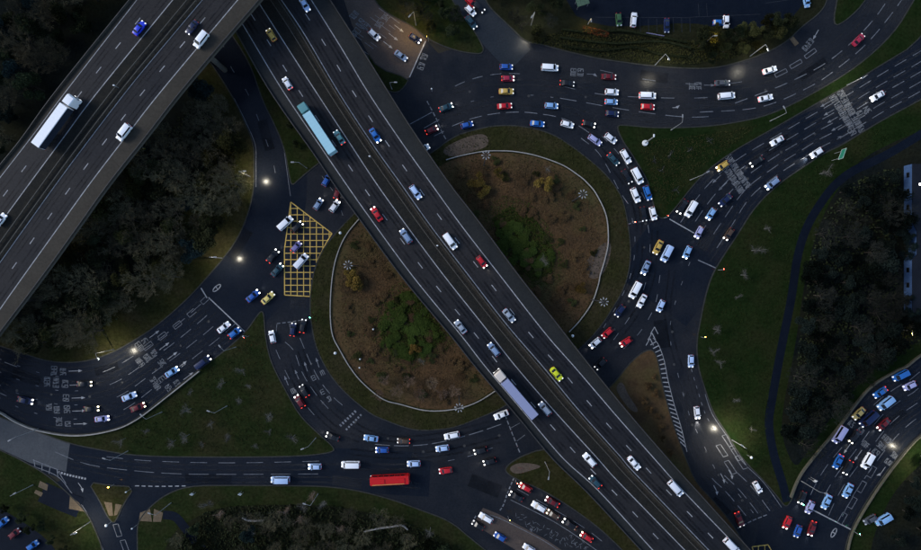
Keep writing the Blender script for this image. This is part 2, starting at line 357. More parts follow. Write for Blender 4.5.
verge('verge_north', [(484, -5), (489, 7), (512, 28), (526, 42), (542, 44), (562, 50), (596, 58), (616, 61), (649, 65.5), (691, 68.6), (716, 67.7), (741, 61.5), (768, 52), (789, 40), (802, 26), (820, 13), (828, 0), (840, -60), (450, -60)], M['litter'])
verge('verge_north_corner', [(839, -10), (832, 27.5), (847, 20), (867, 0), (890, -50), (845, -60)], M['grass_dark'])
verge('verge_north_west', [(360, -40), (373, 0), (388, 14), (412, 25), (428, 39), (447, 47.5), (465, 52.5), (486, 54), (478, 36), (466, 20), (452, 0), (430, -40)], M['grass'])
verge('verge_deck_side', [(366, 50), (378, 68), (409, 78), (405, 86), (397, 93), (386, 90), (372, 70)], M['grass'], 1)

# woodland floors and special ground
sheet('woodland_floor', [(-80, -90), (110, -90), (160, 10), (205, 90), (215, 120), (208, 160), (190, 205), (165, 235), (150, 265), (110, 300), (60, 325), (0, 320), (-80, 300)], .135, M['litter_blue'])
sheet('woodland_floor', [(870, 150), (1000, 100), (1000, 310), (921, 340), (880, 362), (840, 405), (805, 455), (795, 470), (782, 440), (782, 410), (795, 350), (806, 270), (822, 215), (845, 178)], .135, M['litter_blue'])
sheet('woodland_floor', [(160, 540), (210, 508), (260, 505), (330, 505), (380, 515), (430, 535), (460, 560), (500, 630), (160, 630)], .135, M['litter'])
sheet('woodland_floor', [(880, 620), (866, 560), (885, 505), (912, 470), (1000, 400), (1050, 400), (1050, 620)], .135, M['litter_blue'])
sheet('scrub_floor', [(452, 158), (484, 152), (517, 153), (537, 157), (562, 166), (579, 177), (596, 195), (606, 217), (608, 241), (600, 275), (591, 303), (569, 332), (540, 355), (500, 385), (479, 400), (461, 407), (442, 410), (423, 409), (402, 403),
                      (383, 398), (363, 382), (350, 367), (340, 350), (333, 336), (331, 318), (331, 293), (333, 270), (340, 248), (348, 233), (360, 220), (400, 190)], .136, M['scrub_floor'])
sheet('bare_earth', [(440, 150), (462, 138), (486, 132), (490, 146), (470, 152), (450, 158)], .14, M['bare_earth'])
sheet('bare_earth', [(584, 264), (594, 252), (604, 242), (612, 243), (609, 262), (602, 276), (592, 280), (585, 272)], .142, M['bare_earth'])
sheet('bare_earth', [(508, 468), (520, 462), (545, 466), (530, 471), (515, 475)], .141, M['bare_earth'])
sheet('bare_earth', [(615, 388), (622, 380), (628, 395), (640, 412), (632, 412), (622, 400)], .141, M['bare_earth'])
def path(name, pts, w, material, z=.14): 
    m = MB(); c = [P(x, y, z) for x, y in catmull(pts, 6)]; m.ribbon(offset_line(c, -w/2), offset_line(c, w/2)); return m.build(name, material, kind='structure')
path('footpath', [(990, 90), (910, 141), (880, 158), (853, 171), (836, 184), (823, 200), (808, 225), (798, 255), (791, 300), (781, 350), (772, 400), (769, 425), (774, 455), (783, 485), (787, 502)], 2.5, M['path'])
path('footpath', [(163, 515), (175, 517), (184, 527), (194, 540), (208, 558), (225, 600)], 2.6, M['path'], .142)
path('underpass_ramp', [(42, 492), (60, 500), (80, 508)], 6.2, M['path'], .142)
for a in ([(40, 481), (48, 485), (47, 491), (38, 487)], [(36, 490), (43, 493), (41, 497), (34, 493)], [(70, 496), (79, 503), (85, 512), (69, 509)], [(104, 502), (112, 503), (113, 516), (109, 516)], [(115.5, 504), (122, 505), (117, 515), (114, 516)], [(140, 513), (150, 509), (152, 522), (139, 521)], [(154, 509), (163, 513), (161, 522), (153, 522)], [(789, 38), (793, 36), (799, 43), (795, 46)]):
    sheet('paving', a, .148, M['paving'], 0)

# ---------------------------------------------------------------- road markings
MZ = .046
def ground_line(pts, n=8): return [P(x, y, MZ) for x, y in catmull(pts, n)]
def dashes(m, line, dash, gap, w, phase=0.0):
    L = [0]
    for a, b in zip(line, line[1:]): L.append(L[-1] + (b-a).length)
    def at(s):
        for i in range(len(L)-1):
            if L[i+1] >= s: return line[i].lerp(line[i+1], (s-L[i])/max(L[i+1]-L[i], 1e-9))
        return line[-1]
    s = phase
    while s + dash < L[-1]:
        seg = [at(s + dash*k/2) for k in range(3)]
        m.ribbon(offset_line(seg, -w/2), offset_line(seg, w/2)); s += dash + gap
def solid(m, line, w): m.ribbon(offset_line(line, -w/2), offset_line(line, w/2))
def between(A, B, f, n=60, z=MZ):
    a, b = resample([Vector((x, y, 0)) for x, y in catmull(A, 6)], n), resample([Vector((x, y, 0)) for x, y in catmull(B, 6)], n)
    out = []
    for p, q in zip(a, b):
        c = p.lerp(q, f); out.append(P(c.x, c.y, z))
    return out
def marks(parent, name='lane_markings', material='paint'):
    m = MB(); m.done = lambda: m.build(name, M[material], rd[parent], 'stuff'); return m

WA = [(-40, 335), (0, 346), (20, 352.5), (50, 362), (83, 362.5), (110, 354), (135, 340), (160, 323.6), (190, 297), (201, 287)]
WB = [(-40, 395), (0, 411), (18, 421), (38, 428), (67, 433), (92, 432), (117, 427), (134, 420), (160, 399), (200, 368), (224, 350), (246, 331)]
m = marks('west', material='paint_dim')
for f in (.2, .4, .6, .8):
    ln = between(WA, WB, f)
    dashes(m, ln[:26], 1.0, 5.0, .14); dashes(m, ln[30:], 4.0, 2.4, .16, 1 + 3*f)
dashes(m, between(WA, WB, .22)[:14], 4.0, 3, .16); dashes(m, between(WA, WB, .72)[:16], 6.0, 3, .16)
m.done()
def stop_line(parent, a, b, w=.32, mt='paint'):
    m = MB(); solid(m, [P(*a, MZ), P(*b, MZ)], w); return m.build('stop_line', M[mt], rd[parent])
stop_line('west', (201, 288), (207, 298)); stop_line('west', (208.5, 297.5), (245, 332))

NA = [(960, 15), (921, 40), (884, 62), (847, 85), (834, 92), (800, 112), (767, 131), (733, 150.5), (706, 170.6), (689, 189), (670, 217)]
NB = [(960, 75), (921, 99), (884, 119), (861, 133), (841, 145), (822, 154), (805, 165), (782, 180), (755, 203), (738, 232), (716, 266)]
m = marks('northeast', material='paint_dim')
for f in (.18, .36, .53, .70, .86): dashes(m, between(NA, NB, f), 4.0, 2.2, .17, 2*f)
m.done()
stop_line('northeast', (669.5, 219), (694, 233), .3, 'paint'); stop_line('northeast', (698, 260), (717, 268.5), .3, 'paint_dim')
EA = [(960, 335), (921, 356), (906, 368), (894, 374), (867, 393), (840, 430), (817, 457), (803, 480), (795, 500)]
EB = [(960, 408), (921, 432), (895.5, 459.6), (870.5, 494.7), (852, 529)]
m = marks('east', material='paint_dim')
for f in (.2, .4, .58, .78): dashes(m, between(EA, EB, f), 4.0, 2.6, .16, 3*f)
m.done()
stop_line('east', (799, 503), (851.5, 530), .34)
m = marks('north', material='paint_dim')
dashes(m, ground_line([(735, 103), (767, 91), (789, 82), (824, 64), (854, 40), (877, 15), (895, -12)]), 4, 2.4, .2)
dashes(m, ground_line([(700, 112), (760, 107), (809, 87), (839, 67), (866, 44), (889, 17), (910, -12)]), 4, 2.4, .2)
dashes(m, ground_line([(560, 98), (583, 102), (635, 111), (690, 117), (735, 114)]), 5, 3, .18)
dashes(m, ground_line([(562, 86), (600, 94), (640, 97), (690, 98), (726, 96)]), 4, 6, .16)
dashes(m, ground_line([(600, 70), (650, 80), (700, 84), (740, 82), (765, 74)]), 4, 9, .14)
dashes(m, ground_line([(455, 86), (466, 81), (483, 76), (504, 73.4), (530, 74)]), 3.2, 2.4, .16)
dashes(m, ground_line([(452, 126), (470, 119), (488, 114.6), (505.5, 112.4), (524, 112), (542, 114), (558, 117), (577, 124.6), (598, 140), (612, 158)]), 3.8, 1.8, .2)
dashes(m, ground_line([(452, 108), (480, 99), (510, 95), (545, 96), (570, 102)]), 1, 5, .14)
solid(m, ground_line([(410, 124), (432, 112)]), .2); solid(m, ground_line([(424, 128), (439, 119.5)]), .2); solid(m, ground_line([(434, 136), (444, 131)]), .2)
dashes(m, ground_line([(427, 101), (436, 118), (441, 130), (447, 141)]), 1.3, .6, .3)
for (x, y, a) in ((781, 73, -26), (796, 64, -30), (810.5, 53.5, -36)):
    c = P(x, y, MZ); ca, sa = math.cos(math.radians(-a)), math.sin(math.radians(-a)); q = []
    for u, v in ((-1.9, -.5), (1.9, -.5), (1.9, .6), (-1.9, .6), (-1.9, -.5)): q.append(c + Vector((u*ca - v*sa, u*sa + v*ca, 0)))
    for i in range(4): solid(m, [q[i], q[i+1]], .18)
m.done()
m = marks('roundabout', material='paint_dim')
dashes(m, ground_line([(285, 342), (294, 351), (301, 370), (310, 386), (323, 403), (336, 416)]), 3.4, 1.8, .16)
dashes(m, ground_line([(300, 338), (304.5, 349), (312, 366), (320, 381), (332, 396), (347, 409)]), 3.4, 1.8, .16)
dashes(m, ground_line([(276, 350), (283, 366), (293, 386), (305, 404), (322, 424)]), 3.0, 3.6, .14)
dashes(m, ground_line([(375, 444.5), (400, 446), (423, 445), (442, 442), (462, 437), (482, 431), (502, 424)]), 4.5, 1.2, .2)
dashes(m, ground_line([(448, 461), (470, 456), (500, 445)]), 2, 4, .14)
dashes(m, ground_line([(581, 138), (597, 151), (608, 168), (619, 190), (634, 212)]), 3, 2.4, .18)
dashes(m, ground_line([(602, 136), (622, 158), (640, 190), (652, 212)]), 2.2, 3.0, .16)
dashes(m, ground_line([(632, 218), (635, 240), (632, 270), (620, 300), (602, 330)]), 1.6, 4.0, .14)
dashes(m, ground_line([(648, 225), (650, 250), (645, 285), (634, 310), (615, 338), (604, 352)]), 2.4, 3.4, .16)
dashes(m, ground_line([(660, 275), (655, 305), (640, 332), (620, 352)]), 2.4, 3.4, .15)
dashes(m, ground_line([(690, 262), (676, 300), (670, 330), (674, 365)]), 1.2, 5, .14)
dashes(m, ground_line([(340, 426), (357, 410)]), .5, .5, .8); dashes(m, ground_line([(346, 430), (362, 414)]), .5, .5, .6)
dashes(m, ground_line([(505, 415), (510, 428), (516, 443), (521, 456)]), 1.3, .5, .3)
solid(m, ground_line([(511, 428), (520, 423)]), .15); solid(m, ground_line([(517, 441), (525, 435)]), .15)
dashes(m, ground_line([(277, 323.6), (290, 322), (309, 319)]), 1.0, .6, .25)
solid(m, ground_line([(277, 323.6), (276, 333)]), .15); solid(m, ground_line([(289.5, 323), (291, 336)]), .15)
dashes(m, ground_line([(628, 224), (644, 221), (656, 219)]), 1.0, .6, .25)
dashes(m, ground_line([(322, 176), (336, 196), (343, 216)]), 1.5, 2.5, .14)
m.done()
m = marks('south', material='paint_dim')
dashes(m, ground_line([(55, 452), (88, 464.6), (135, 471), (180, 474), (230, 474.5), (330, 474)]), 6, 2.2, .15)
dashes(m, ground_line([(100, 456), (150, 461), (230, 463), (330, 461)]), 5, 3.4, .15, 2)
m.done()
m = marks('south', 'give_way_line'); dashes(m, ground_line([(58, 472), (70, 475.5), (88, 479.5)]), .55, .35, .6); dashes(m, ground_line([(135, 486), (160, 486.5), (188, 486)]), 1.2, .8, .28); m.done()
m = marks('southwest', 'edge_line', 'paint_dim'); solid(m, ground_line([(12, 458), (35, 467), (58, 477), (73, 495), (85, 510), (95, 530), (104, 552)]), .2)
solid(m, ground_line([(33, 460), (58, 470)]), .2)
for a, b in (((34, 461), (35, 467)), ((42, 464), (42, 471)), ((50, 467), (49, 474)), ((57, 470), (58, 477)), ((58, 471), (66, 484))): solid(m, [P(*a, MZ), P(*b, MZ)], .22)
for a in ([(113, 525), (118, 524), (122, 536), (117, 537), (113, 525)], [(120, 541), (125, 540), (129, 551), (124, 552), (120, 541)]):
    for p, q in zip(a, a[1:]): solid(m, [P(*p, MZ), P(*q, MZ)], .16)
m.done()
SA = [(661, 378), (664, 393), (671, 418), (678, 438), (686, 459), (696, 483), (710, 497), (736, 527)]
SB = [(698, 367), (704.6, 388), (713, 413), (727, 434), (742.6, 459.6), (765, 482), (783, 507)]
m = marks('south_exit', material='paint_dim')
dashes(m, between(SA, SB, .45), 1.4, 4.5, .15)
for f in (.3, .52, .74): dashes(m, between(SA, SB, f)[38:], 4.0, 1.6, .18, 3*f)
dashes(m, between(SA, SB, .82)[:26], 1.0, 1.6, .16); solid(m, between(SA, SB, .97)[10:], .16)
dashes(m, ground_line([(737.6, 528.5), (752, 521), (768, 514.5)]), 1.2, .5, .3)
for (x, y, l) in ((722, 436, 5), (729, 447, 5), (735, 457, 4.5), (716, 446, 4), (724, 462, 4.5)):
    a = P(x, y, MZ); d = Vector((.55, -.83, 0)); n = Vector((.83, .55, 0))
    solid(m, [a, a+d*l], .18); solid(m, [a+n*1.4+d*.4, a+n*1.4+d*(l+.4)], .18); solid(m, [a, a+n*1.4+d*.4], .18); solid(m, [a+d*l, a+n*1.4+d*(l+.4)], .18)
m.done()
m = marks('south_exit', 'chevron_hatching')
HL = ground_line([(650.5, 345), (655, 352), (660, 366), (663, 384), (668, 404), (675, 427), (683, 450)], 10); HR = ground_line([(653, 338), (658.5, 345), (664, 360), (668, 380), (674, 404), (681, 427), (687, 452)], 10)
solid(m, HR, .16)
ra, rb = resample(HL, 26), resample(HR, 26)
for i in range(0, 24): solid(m, [ra[i], rb[i+1]], .28)
for (x, y) in ((654.5, 330), (652, 336), (650, 341.5)):
    solid(m, [P(x-4, y+4, MZ), P(x, y-3, MZ)], .2); solid(m, [P(x, y-3, MZ), P(x+3.5, y+4, MZ)], .2)
m.done()
m = marks('southeast', material='paint_dim')
solid(m, ground_line([(510.5, 500), (533, 511), (555, 522.5), (577, 536.6), (600, 553)]), .18)
dashes(m, ground_line([(517, 489), (535.6, 499.5), (560, 513), (590, 532), (612, 550)]), 4, 2.5, .16)
solid(m, ground_line([(490, 515), (505, 521), (542, 540), (560, 552)]), .16)
dashes(m, ground_line([(514, 478), (508, 492), (503, 506), (497, 514)]), .9, .5, .35)
dashes(m, ground_line([(476, 516), (470, 526)]), .9, .5, .35)
r2 = random.Random(3)
for i in range(60):
    x = r2.uniform(0, 1); px, py = 515 + 75*x + r2.uniform(-6, 6), 512 + 36*x + r2.uniform(-2, 9); a = P(px, py, MZ); t = r2.uniform(0, 3.1); v = Vector((math.cos(t), math.sin(t), 0))*.5
    solid(m, [a-v, a+v], .1)
m.done()
m = marks('northwest', material='paint_dim')
for f, k in ((0, 0), (9, 5.5), (18, 11), (26, 16)):
    x0, y0 = 409 - f, 30 + k*1.6
    dashes(m, ground_line([(x0-30, y0-22), (x0, y0)]), 3.2, 1.2, .17)
    dashes(m, ground_line([(x0-34, y0-15), (x0-4, y0+6)]), 2.4, 2.6, .14)
m.done()
stop_line('northwest', (425.5, 41), (409.5, 77), .3, 'paint')
stop_line('slip', (290.5, 196), (284, 150), .12, 'paint_dim')
m = marks('slip', material='paint_dim'); dashes(m, ground_line([(222, 40), (230, 65), (246, 90), (256, 113), (266, 140), (274, 166), (278, 194)]), 2.2, 6, .16); solid(m, ground_line([(234, 98), (244.5, 119), (255, 144), (256, 165), (256, 187)]), .14); m.done()

# yellow box junction
def hatch_box(parent, poly, step, w):
    m = MB(); pts = [P(x, y, MZ) for x, y in poly]; n = len(pts)
    for i in range(n): solid(m, [pts[i], pts[(i+1) % n]], w*1.25)
    xs = [p[0] for p in poly]; ys = [p[1] for p in poly]
    for axis in (0, 1):
        lo, hi = (min(xs), max(xs)) if axis == 0 else (min(ys), max(ys)); k = lo + step
        while k < hi - .8:
            hits = []
            for i in range(n):
                a, b = poly[i], poly[(i+1) % n]
                if (a[axis] > k) != (b[axis] > k):
                    t = (k - a[axis])/(b[axis]-a[axis]); hits.append(a[1-axis] + t*(b[1-axis]-a[1-axis]))
            hits.sort()
            for u, v in zip(hits[::2], hits[1::2]):
                p, q = ((k, u), (k, v)) if axis == 0 else ((u, k), (v, k))
                z = MZ + .003*(axis+1); solid(m, [P(*p, z), P(*q, z)], w)
            k += step
    return m.build('yellow_box_marking', M['paint_yellow'], rd[parent])
hatch_box('roundabout', [(290.8, 202), (332, 233.5), (326, 243), (318, 259), (312.5, 280), (310, 296.5), (284.6, 295), (284.4, 250)], 6.4, .23)
hatch_box('south_exit', [(752, 547), (768, 545), (795, 590), (770, 600)], 6.4, .23)

# lettering blocks and arrows, laid along the driving direction
STROKES = [((0, 0), (0, 1)), ((0, 1), (1, 1)), ((1, 0), (1, 1)), ((0, 0), (1, 0)), ((0, .5), (1, .5)), ((0, 1), (1, 0)), ((.5, 0), (.5, 1))]
LETTERS = [(0, 1, 2, 3), (0, 1, 2, 3, 4), (0, 1, 2, 4, 3), (0, 1, 3, 2, 6)]
def lettering(parent, px, py, ang, n=2, w=2.6, h=1.7, mt='paint_text'):
    a = math.radians(-ang); c = P(px, py, MZ); fw = Vector((math.cos(a), math.sin(a), 0)); rt = Vector((fw.y, -fw.x, 0)); m = MB()
    lw = w/n*.74
    for i in range(n):
        o = c + rt*(-w/2 + w/n*(i+.13)) - fw*h/2
        for s in R.sample(range(7), R.choice((4, 5))):
            (x0, y0), (x1, y1) = STROKES[s]
            solid(m, [o + rt*x0*lw + fw*y0*h, o + rt*x1*lw + fw*y1*h], .2 if n < 3 else .16)
    return m.build('road_lettering', M[mt], rd[parent])
def arrow(parent, px, py, ang, l=3.6, turn=0, mt='paint'):
    a = math.radians(-ang); c = P(px, py, MZ); fw = Vector((math.cos(a), math.sin(a), 0)); rt = Vector((fw.y, -fw.x, 0)); m = MB()
    solid(m, [c - fw*l/2, c + fw*(l/2-.9)], .17); tip = c + fw*(l/2-.9)
    d = fw if not turn else (fw + rt*turn).normalized(); s = Vector((d.y, -d.x, 0))
    m.tri(tip + s*.42, tip + d*1.2, tip - s*.42); return m.build('lane_arrow', M[mt], rd[parent])
for x, y, n, w in ((54, 371, 3, 3), (63, 372, 2, 2.2), (47, 382, 3, 3), (56, 383, 3, 3), (65, 384, 2, 2.4), (66, 398, 2, 2.2), (49, 407, 2, 2.2), (57, 410, 2, 2.2), (67, 409.5, 2, 2.6), (59, 421.5, 3, 2.8), (68, 424, 1, 1.8)):
    lettering('west', x, y, 3 if y < 400 else -2, n, w)
for x, y, k in ((75, 371, 0), (76, 385, 0), (78, 398, 0), (78.6, 411, 0), (80, 424, 0)): arrow('west', x, y, -2, 3.8)
for x, y, n, w in ((144.7, 341, 1, 1.6), (139, 346, 2, 2.6), (154, 353, 2, 2.2), (147.6, 358, 2, 2.6), (140, 362.5, 3, 2.8), (162, 363, 2, 2.4), (162, 379, 1, 1.8), (154, 381, 2, 2.4), (157, 387, 2, 1.8), (177, 383.5, 2, 2), (169, 388, 2, 2.2), (172, 392.5, 2, 1.6)):
    lettering('west', x, y, -38, n, w)
for x, y in ((154, 334.5), (164, 346.5), (172, 356), (181.6, 365), (188, 376.4)): arrow('west', x, y, -37, 3.4)
m = marks('west', 'bus_lane_boxes', 'paint_dim')
def outline_box(m, px, py, ang, l=2.6, w=1.3, open_end=False):
    a = math.radians(-ang); c = P(px, py, MZ); fw = Vector((math.cos(a), math.sin(a), 0)); rt = Vector((fw.y, -fw.x, 0))
    q = [c + fw*u + rt*v for u, v in ((-l/2, -w/2), (l/2, -w/2), (l/2, w/2), (-l/2, w/2))]
    for i in range(4):
        if open_end and i == 1: continue
        solid(m, [q[i], q[(i+1) % 4]], .16)
outline_box(m, 148, 346, -37, 3); outline_box(m, 162.4, 336, -37); outline_box(m, 177.4, 325, -38); outline_box(m, 191.6, 313, -40, 2.6, 1.3, True); outline_box(m, 204.5, 300.5, -42, 2.2, 1.3, True); m.done()
m = marks('east', 'bus_lane_boxes', 'paint_dim')
for x, y in ((871.7, 472), (861.7, 487), (852.4, 503), (842.4, 518.5)): outline_box(m, x, y, 120, 3.4, 1.5)
m.done()
for (x0, y0, x1, y1, n) in ((840.5, 92.5, 863, 132, 7), (834, 98.5, 850, 125, 5)):
    for i in range(n): lettering('northeast', x0+(x1-x0)*i/(n-1), y0+(y1-y0)*i/(n-1), 150, 3, 2.1, 2.0)
for x, y in ((852, 131.5), (860.5, 114), (867, 110)): lettering('northeast', x, y, 150, 2, 2.2, 2.0)
for (x0, y0, x1, y1, n) in ((727, 155, 747, 185, 6), (728, 171, 740, 189.5, 4)):
    for i in range(n): lettering('northeast', x0+(x1-x0)*i/(n-1), y0+(y1-y0)*i/(n-1), 140, 3, 2.0, 1.9)
for x, y, t in ((826, 103.5, 0), (829.5, 112, 0), (833, 119.5, 0), (837, 127.5, 0), (843.5, 136, .8)): arrow('northeast', x, y, 150, 3.4, t, 'paint_dim')
for x, y in ((717, 178.6), (723, 186), (729.5, 192.5)): arrow('northeast', x, y, 136, 3.2, 0, 'paint_dim')
for x, y, n, w in ((886.5, 439, 3, 2.8), (881.4, 446, 3, 2.8), (875.7, 452.6, 2, 2.2), (895, 456, 3, 2.8), (888.4, 462, 2, 2.2), (865.5, 445, 2, 2.4), (860.4, 431, 2, 2), (851.5, 424, 2, 2)): lettering('east', x, y, 130, n, w)
for x, y, t in ((847.7, 448, 0), (858.5, 455, 0), (882, 472, .8)): arrow('east', x, y, 125, 3.6, t)
for x, y, n in ((385.7, 17, 2), (379, 24, 2), (354, 15, 3), (360.5, 22.7, 2), (356, 32, 2), (366, 27, 2)): lettering('northwest', x, y, 40, n, 2.6, 1.9)
for x, y in ((424, 57), (421, 66)): lettering('northwest', x, y, 20, 2, 2.2, 1.8)
for x, y in ((398.6, 28), (393, 36.4), (387.7, 44.5)): arrow('northwest', x, y, 38, 3.2)
for x, y, a in ((286.5, 381, -112), (297, 375, -112), (306, 367, -108), (317.6, 363, -108)): arrow('roundabout', x, y, a, 2.8, 0, 'paint_dim')
for x, y in ((322.5, 373), (313.5, 378), (329, 399), (322.5, 392), (293, 391)): lettering('roundabout', x, y, -115, 1, 1.4, 1.4)
for x, y in ((573.5, 72), (580.5, 72)): lettering('north', x, y, 3, 2, 2.4, 1.6)
for x, y in ((692, 86), (698.5, 86)): lettering('north', x, y, 0, 2, 2.4, 1.6)
arrow('north', 592, 74, 2, 3, .7, 'paint_dim'); arrow('north', 709, 85, 0, 3, 0, 'paint_dim'); arrow('north', 676, 107.5, 0, 2.2, -.8)
for x, y, n in ((806, 47, 2), (810, 42, 2)): lettering('north', x, y, -140, n, 2.2, 1.6)
arrow('north', 816, 34, 120, 3)
arrow('southwest', 81, 487, 55, 3, .5)
for x, y, a in ((723, 478, 60), (731, 474, 60), (716, 490, 62)): arrow('south_exit', x, y, a, 3.0, .5)
for x, y in ((216.8, 288), (833.8, 533)):
    m = MB(); c = P(x, y, MZ); a = math.radians(42 if x < 400 else 60)
    fw = Vector((math.cos(a), math.sin(a), 0)); rt = Vector((fw.y, -fw.x, 0))
    ring = [c + fw*math.cos(t*math.pi/6)*1.5 + rt*math.sin(t*math.pi/6)*.55 for t in range(13)]
    solid(m, ring, .28); solid(m, [c-rt*.5, c+rt*.5], .25); m.build('cycle_symbol', M['paint'], rd['west' if x < 400 else 'east'])
m = marks('carpark', 'parking_bay_lines', 'paint_faint')
for i in range(9):
    x = 640 + i*8.3
    solid(m, [P(x, 18 + .5*math.sin(i), .15), P(x+.4, 32 - 6*(i > 6), .15)] if x < 690 else [P(x, 3, .15), P(x+1, 16, .15)], .13)
solid(m, [P(595, 17, .15), P(690, 17.5, .15)], .13); solid(m, [P(690, 17, .15), P(760, 14, .15)], .12); solid(m, [P(765, 3, .15), P(800, -2, .15)], .12)
m.done()

# ---------------------------------------------------------------- wear on the carriageways
def wear(parent, line, offs, w, material, name='wheel_tracks', z=-.008):
    m = MB()
    for o in offs:
        l = [p + Vector((0, 0, z)) for p in offset_line(line, o)]; m.ribbon(offset_line(l, -w/2), offset_line(l, w/2))
    return m.build(name, M[material], rd[parent], 'stuff')
for f in (.1, .3, .5, .7, .9): wear('west', between(WA, WB, f)[8:], (-.75, .75), .5, 'track_light')
for f in (.09, .27, .45, .62, .78, .93): wear('northeast', between(NA, NB, f), (-.75, .75), .5, 'track_light')
for f in (.1, .3, .49, .68, .89): wear('east', between(EA, EB, f), (-.75, .75), .5, 'track_light')
for f in (.2, .4, .62, .85): wear('south_exit', between(SA, SB, f), (-.75, .75), .55, 'track_light')
for pts in ([(440, 118), (480, 104), (520, 102), (560, 108), (600, 118)], [(440, 96), (480, 84), (520, 82), (600, 86), (680, 90), (740, 86), (800, 66), (850, 30), (880, -10)], [(540, 93), (600, 99), (680, 106), (760, 98), (820, 74), (865, 35), (893, -5)], [(620, 116), (700, 122), (770, 110), (830, 82), (880, 38), (908, -5)]):
    wear('north', ground_line(pts), (-.75, .75), .6, 'track_light')
for pts in ([(285, 355), (300, 390), (330, 425), (360, 440)], [(300, 350), (316, 388), (344, 418), (385, 438), (440, 436), (490, 424)], [(350, 452), (400, 456), (450, 452), (500, 440)], [(600, 150), (630, 190), (640, 235), (634, 280), (610, 322), (590, 350)], [(655, 230), (652, 275), (638, 310), (612, 345)], [(672, 270), (668, 320), (680, 370)]):
    wear('roundabout', ground_line(pts), (-.8, .8), .6, 'track_dark')
for pts in ([(70, 457), (140, 465), (230, 468), (330, 467), (420, 467)], [(60, 462), (140, 478), (230, 480), (330, 480), (420, 486)]): wear('south', ground_line(pts), (-.75, .75), .55, 'track_light')
for par, pts, w, mt in (('west', [(12, 372), (40, 382)], 3.2, 'patch_dark'), ('west', [(95, 372), (118, 366)], 2.6, 'patch_dark'), ('south', [(185, 479), (232, 480)], 2.8, 'patch_dark'), ('south', [(332, 480), (362, 484)], 3.0, 'patch_light'), ('northeast', [(790, 138), (765, 152)], 2.8, 'patch_dark'),
                        ('northeast', [(712, 230), (700, 248)], 3.4, 'patch_light'), ('north', [(700, 104), (742, 100)], 3.0, 'patch_light'), ('north', [(560, 74), (600, 80)], 2.6, 'patch_light'), ('north', [(640, 75), (668, 78)], 3.2, 'patch_dark'), ('north', [(800, 78), (826, 60)], 2.4, 'patch_dark'),
                        ('roundabout', [(660, 320), (664, 348)], 4, 'patch_dark'), ('roundabout', [(412, 452), (446, 460)], 3.2, 'patch_light'), ('roundabout', [(290, 300), (306, 300)], 5, 'patch_light'), ('south_exit', [(684, 395), (692, 425)], 3, 'patch_light'), ('south_exit', [(712, 500), (728, 515)], 3, 'patch_dark'), ('east', [(905, 412), (890, 424)], 3, 'patch_dark'),
                        ('slip', [(262, 120), (270, 150)], 3, 'patch_dark'), ('slip', [(248, 230), (230, 258)], 3.4, 'patch_dark'), ('southeast', [(470, 480), (500, 492)], 4, 'patch_dark'), ('southeast', [(590, 545), (575, 535)], 3, 'patch_light')):
    wear(par, ground_line(pts), (0,), w, mt, 'tarmac_patch', -.012)
r3 = random.Random(11)
for par, pts in (('north', [(470, 92), (560, 100), (650, 88), (740, 96), (820, 70)]), ('roundabout', [(310, 365), (340, 415), (420, 450), (500, 436)]), ('roundabout', [(622, 170), (644, 225), (640, 280), (615, 330)]), ('south_exit', [(670, 330), (684, 400), (704, 450), (740, 500)]), ('west', [(20, 390), (90, 400), (150, 370), (210, 320)]), ('northeast', [(880, 90), (800, 140), (740, 185), (700, 235)])):
    for p in resample(ground_line(pts), 7):
        m = MB(); c = p + Vector((r3.uniform(-1.2, 1.2), r3.uniform(-1.2, 1.2), -.004)); k = r3.choice((8, 8, 4)); m.v = [tuple(c + Vector((math.cos(2*math.pi*i/k+.4), math.sin(2*math.pi*i/k+.4), 0))*.42) for i in range(k)]; m.f = [tuple(range(k))]
        m.build('drain_cover', M['iron'], rd[par])
# ---------------------------------------------------------------- viaducts
M['parapet'] = mat('weathered_parapet', (.040, .037, .031), (.062, .056, .047), .5, .85, .1, 1.5, .4)
def ext(pts, a=90, b=90):
    (x0, y0), (x1, y1) = pts[0], pts[1]; d = math.hypot(x1-x0, y1-y0); s = (x0-(x1-x0)/d*a, y0-(y1-y0)/d*a)
    (u0, v0), (u1, v1) = pts[-2], pts[-1]; d = math.hypot(u1-u0, v1-v0); e = (u1+(u1-u0)/d*b, v1+(v1-v0)/d*b)
    return [s] + pts + [e]
def vline(pts, zf, n=80):
    c = resample([Vector((x, y, 0)) for x, y in catmull(ext(pts), 6)], n)
    return [P(p.x, p.y, zf(p.x, p.y)) for p in c]
def lift(line, dz): return [p + Vector((0, 0, dz)) for p in line]
def mixl(a, b, f): return [p.lerp(q, f) for p, q in zip(a, b)]

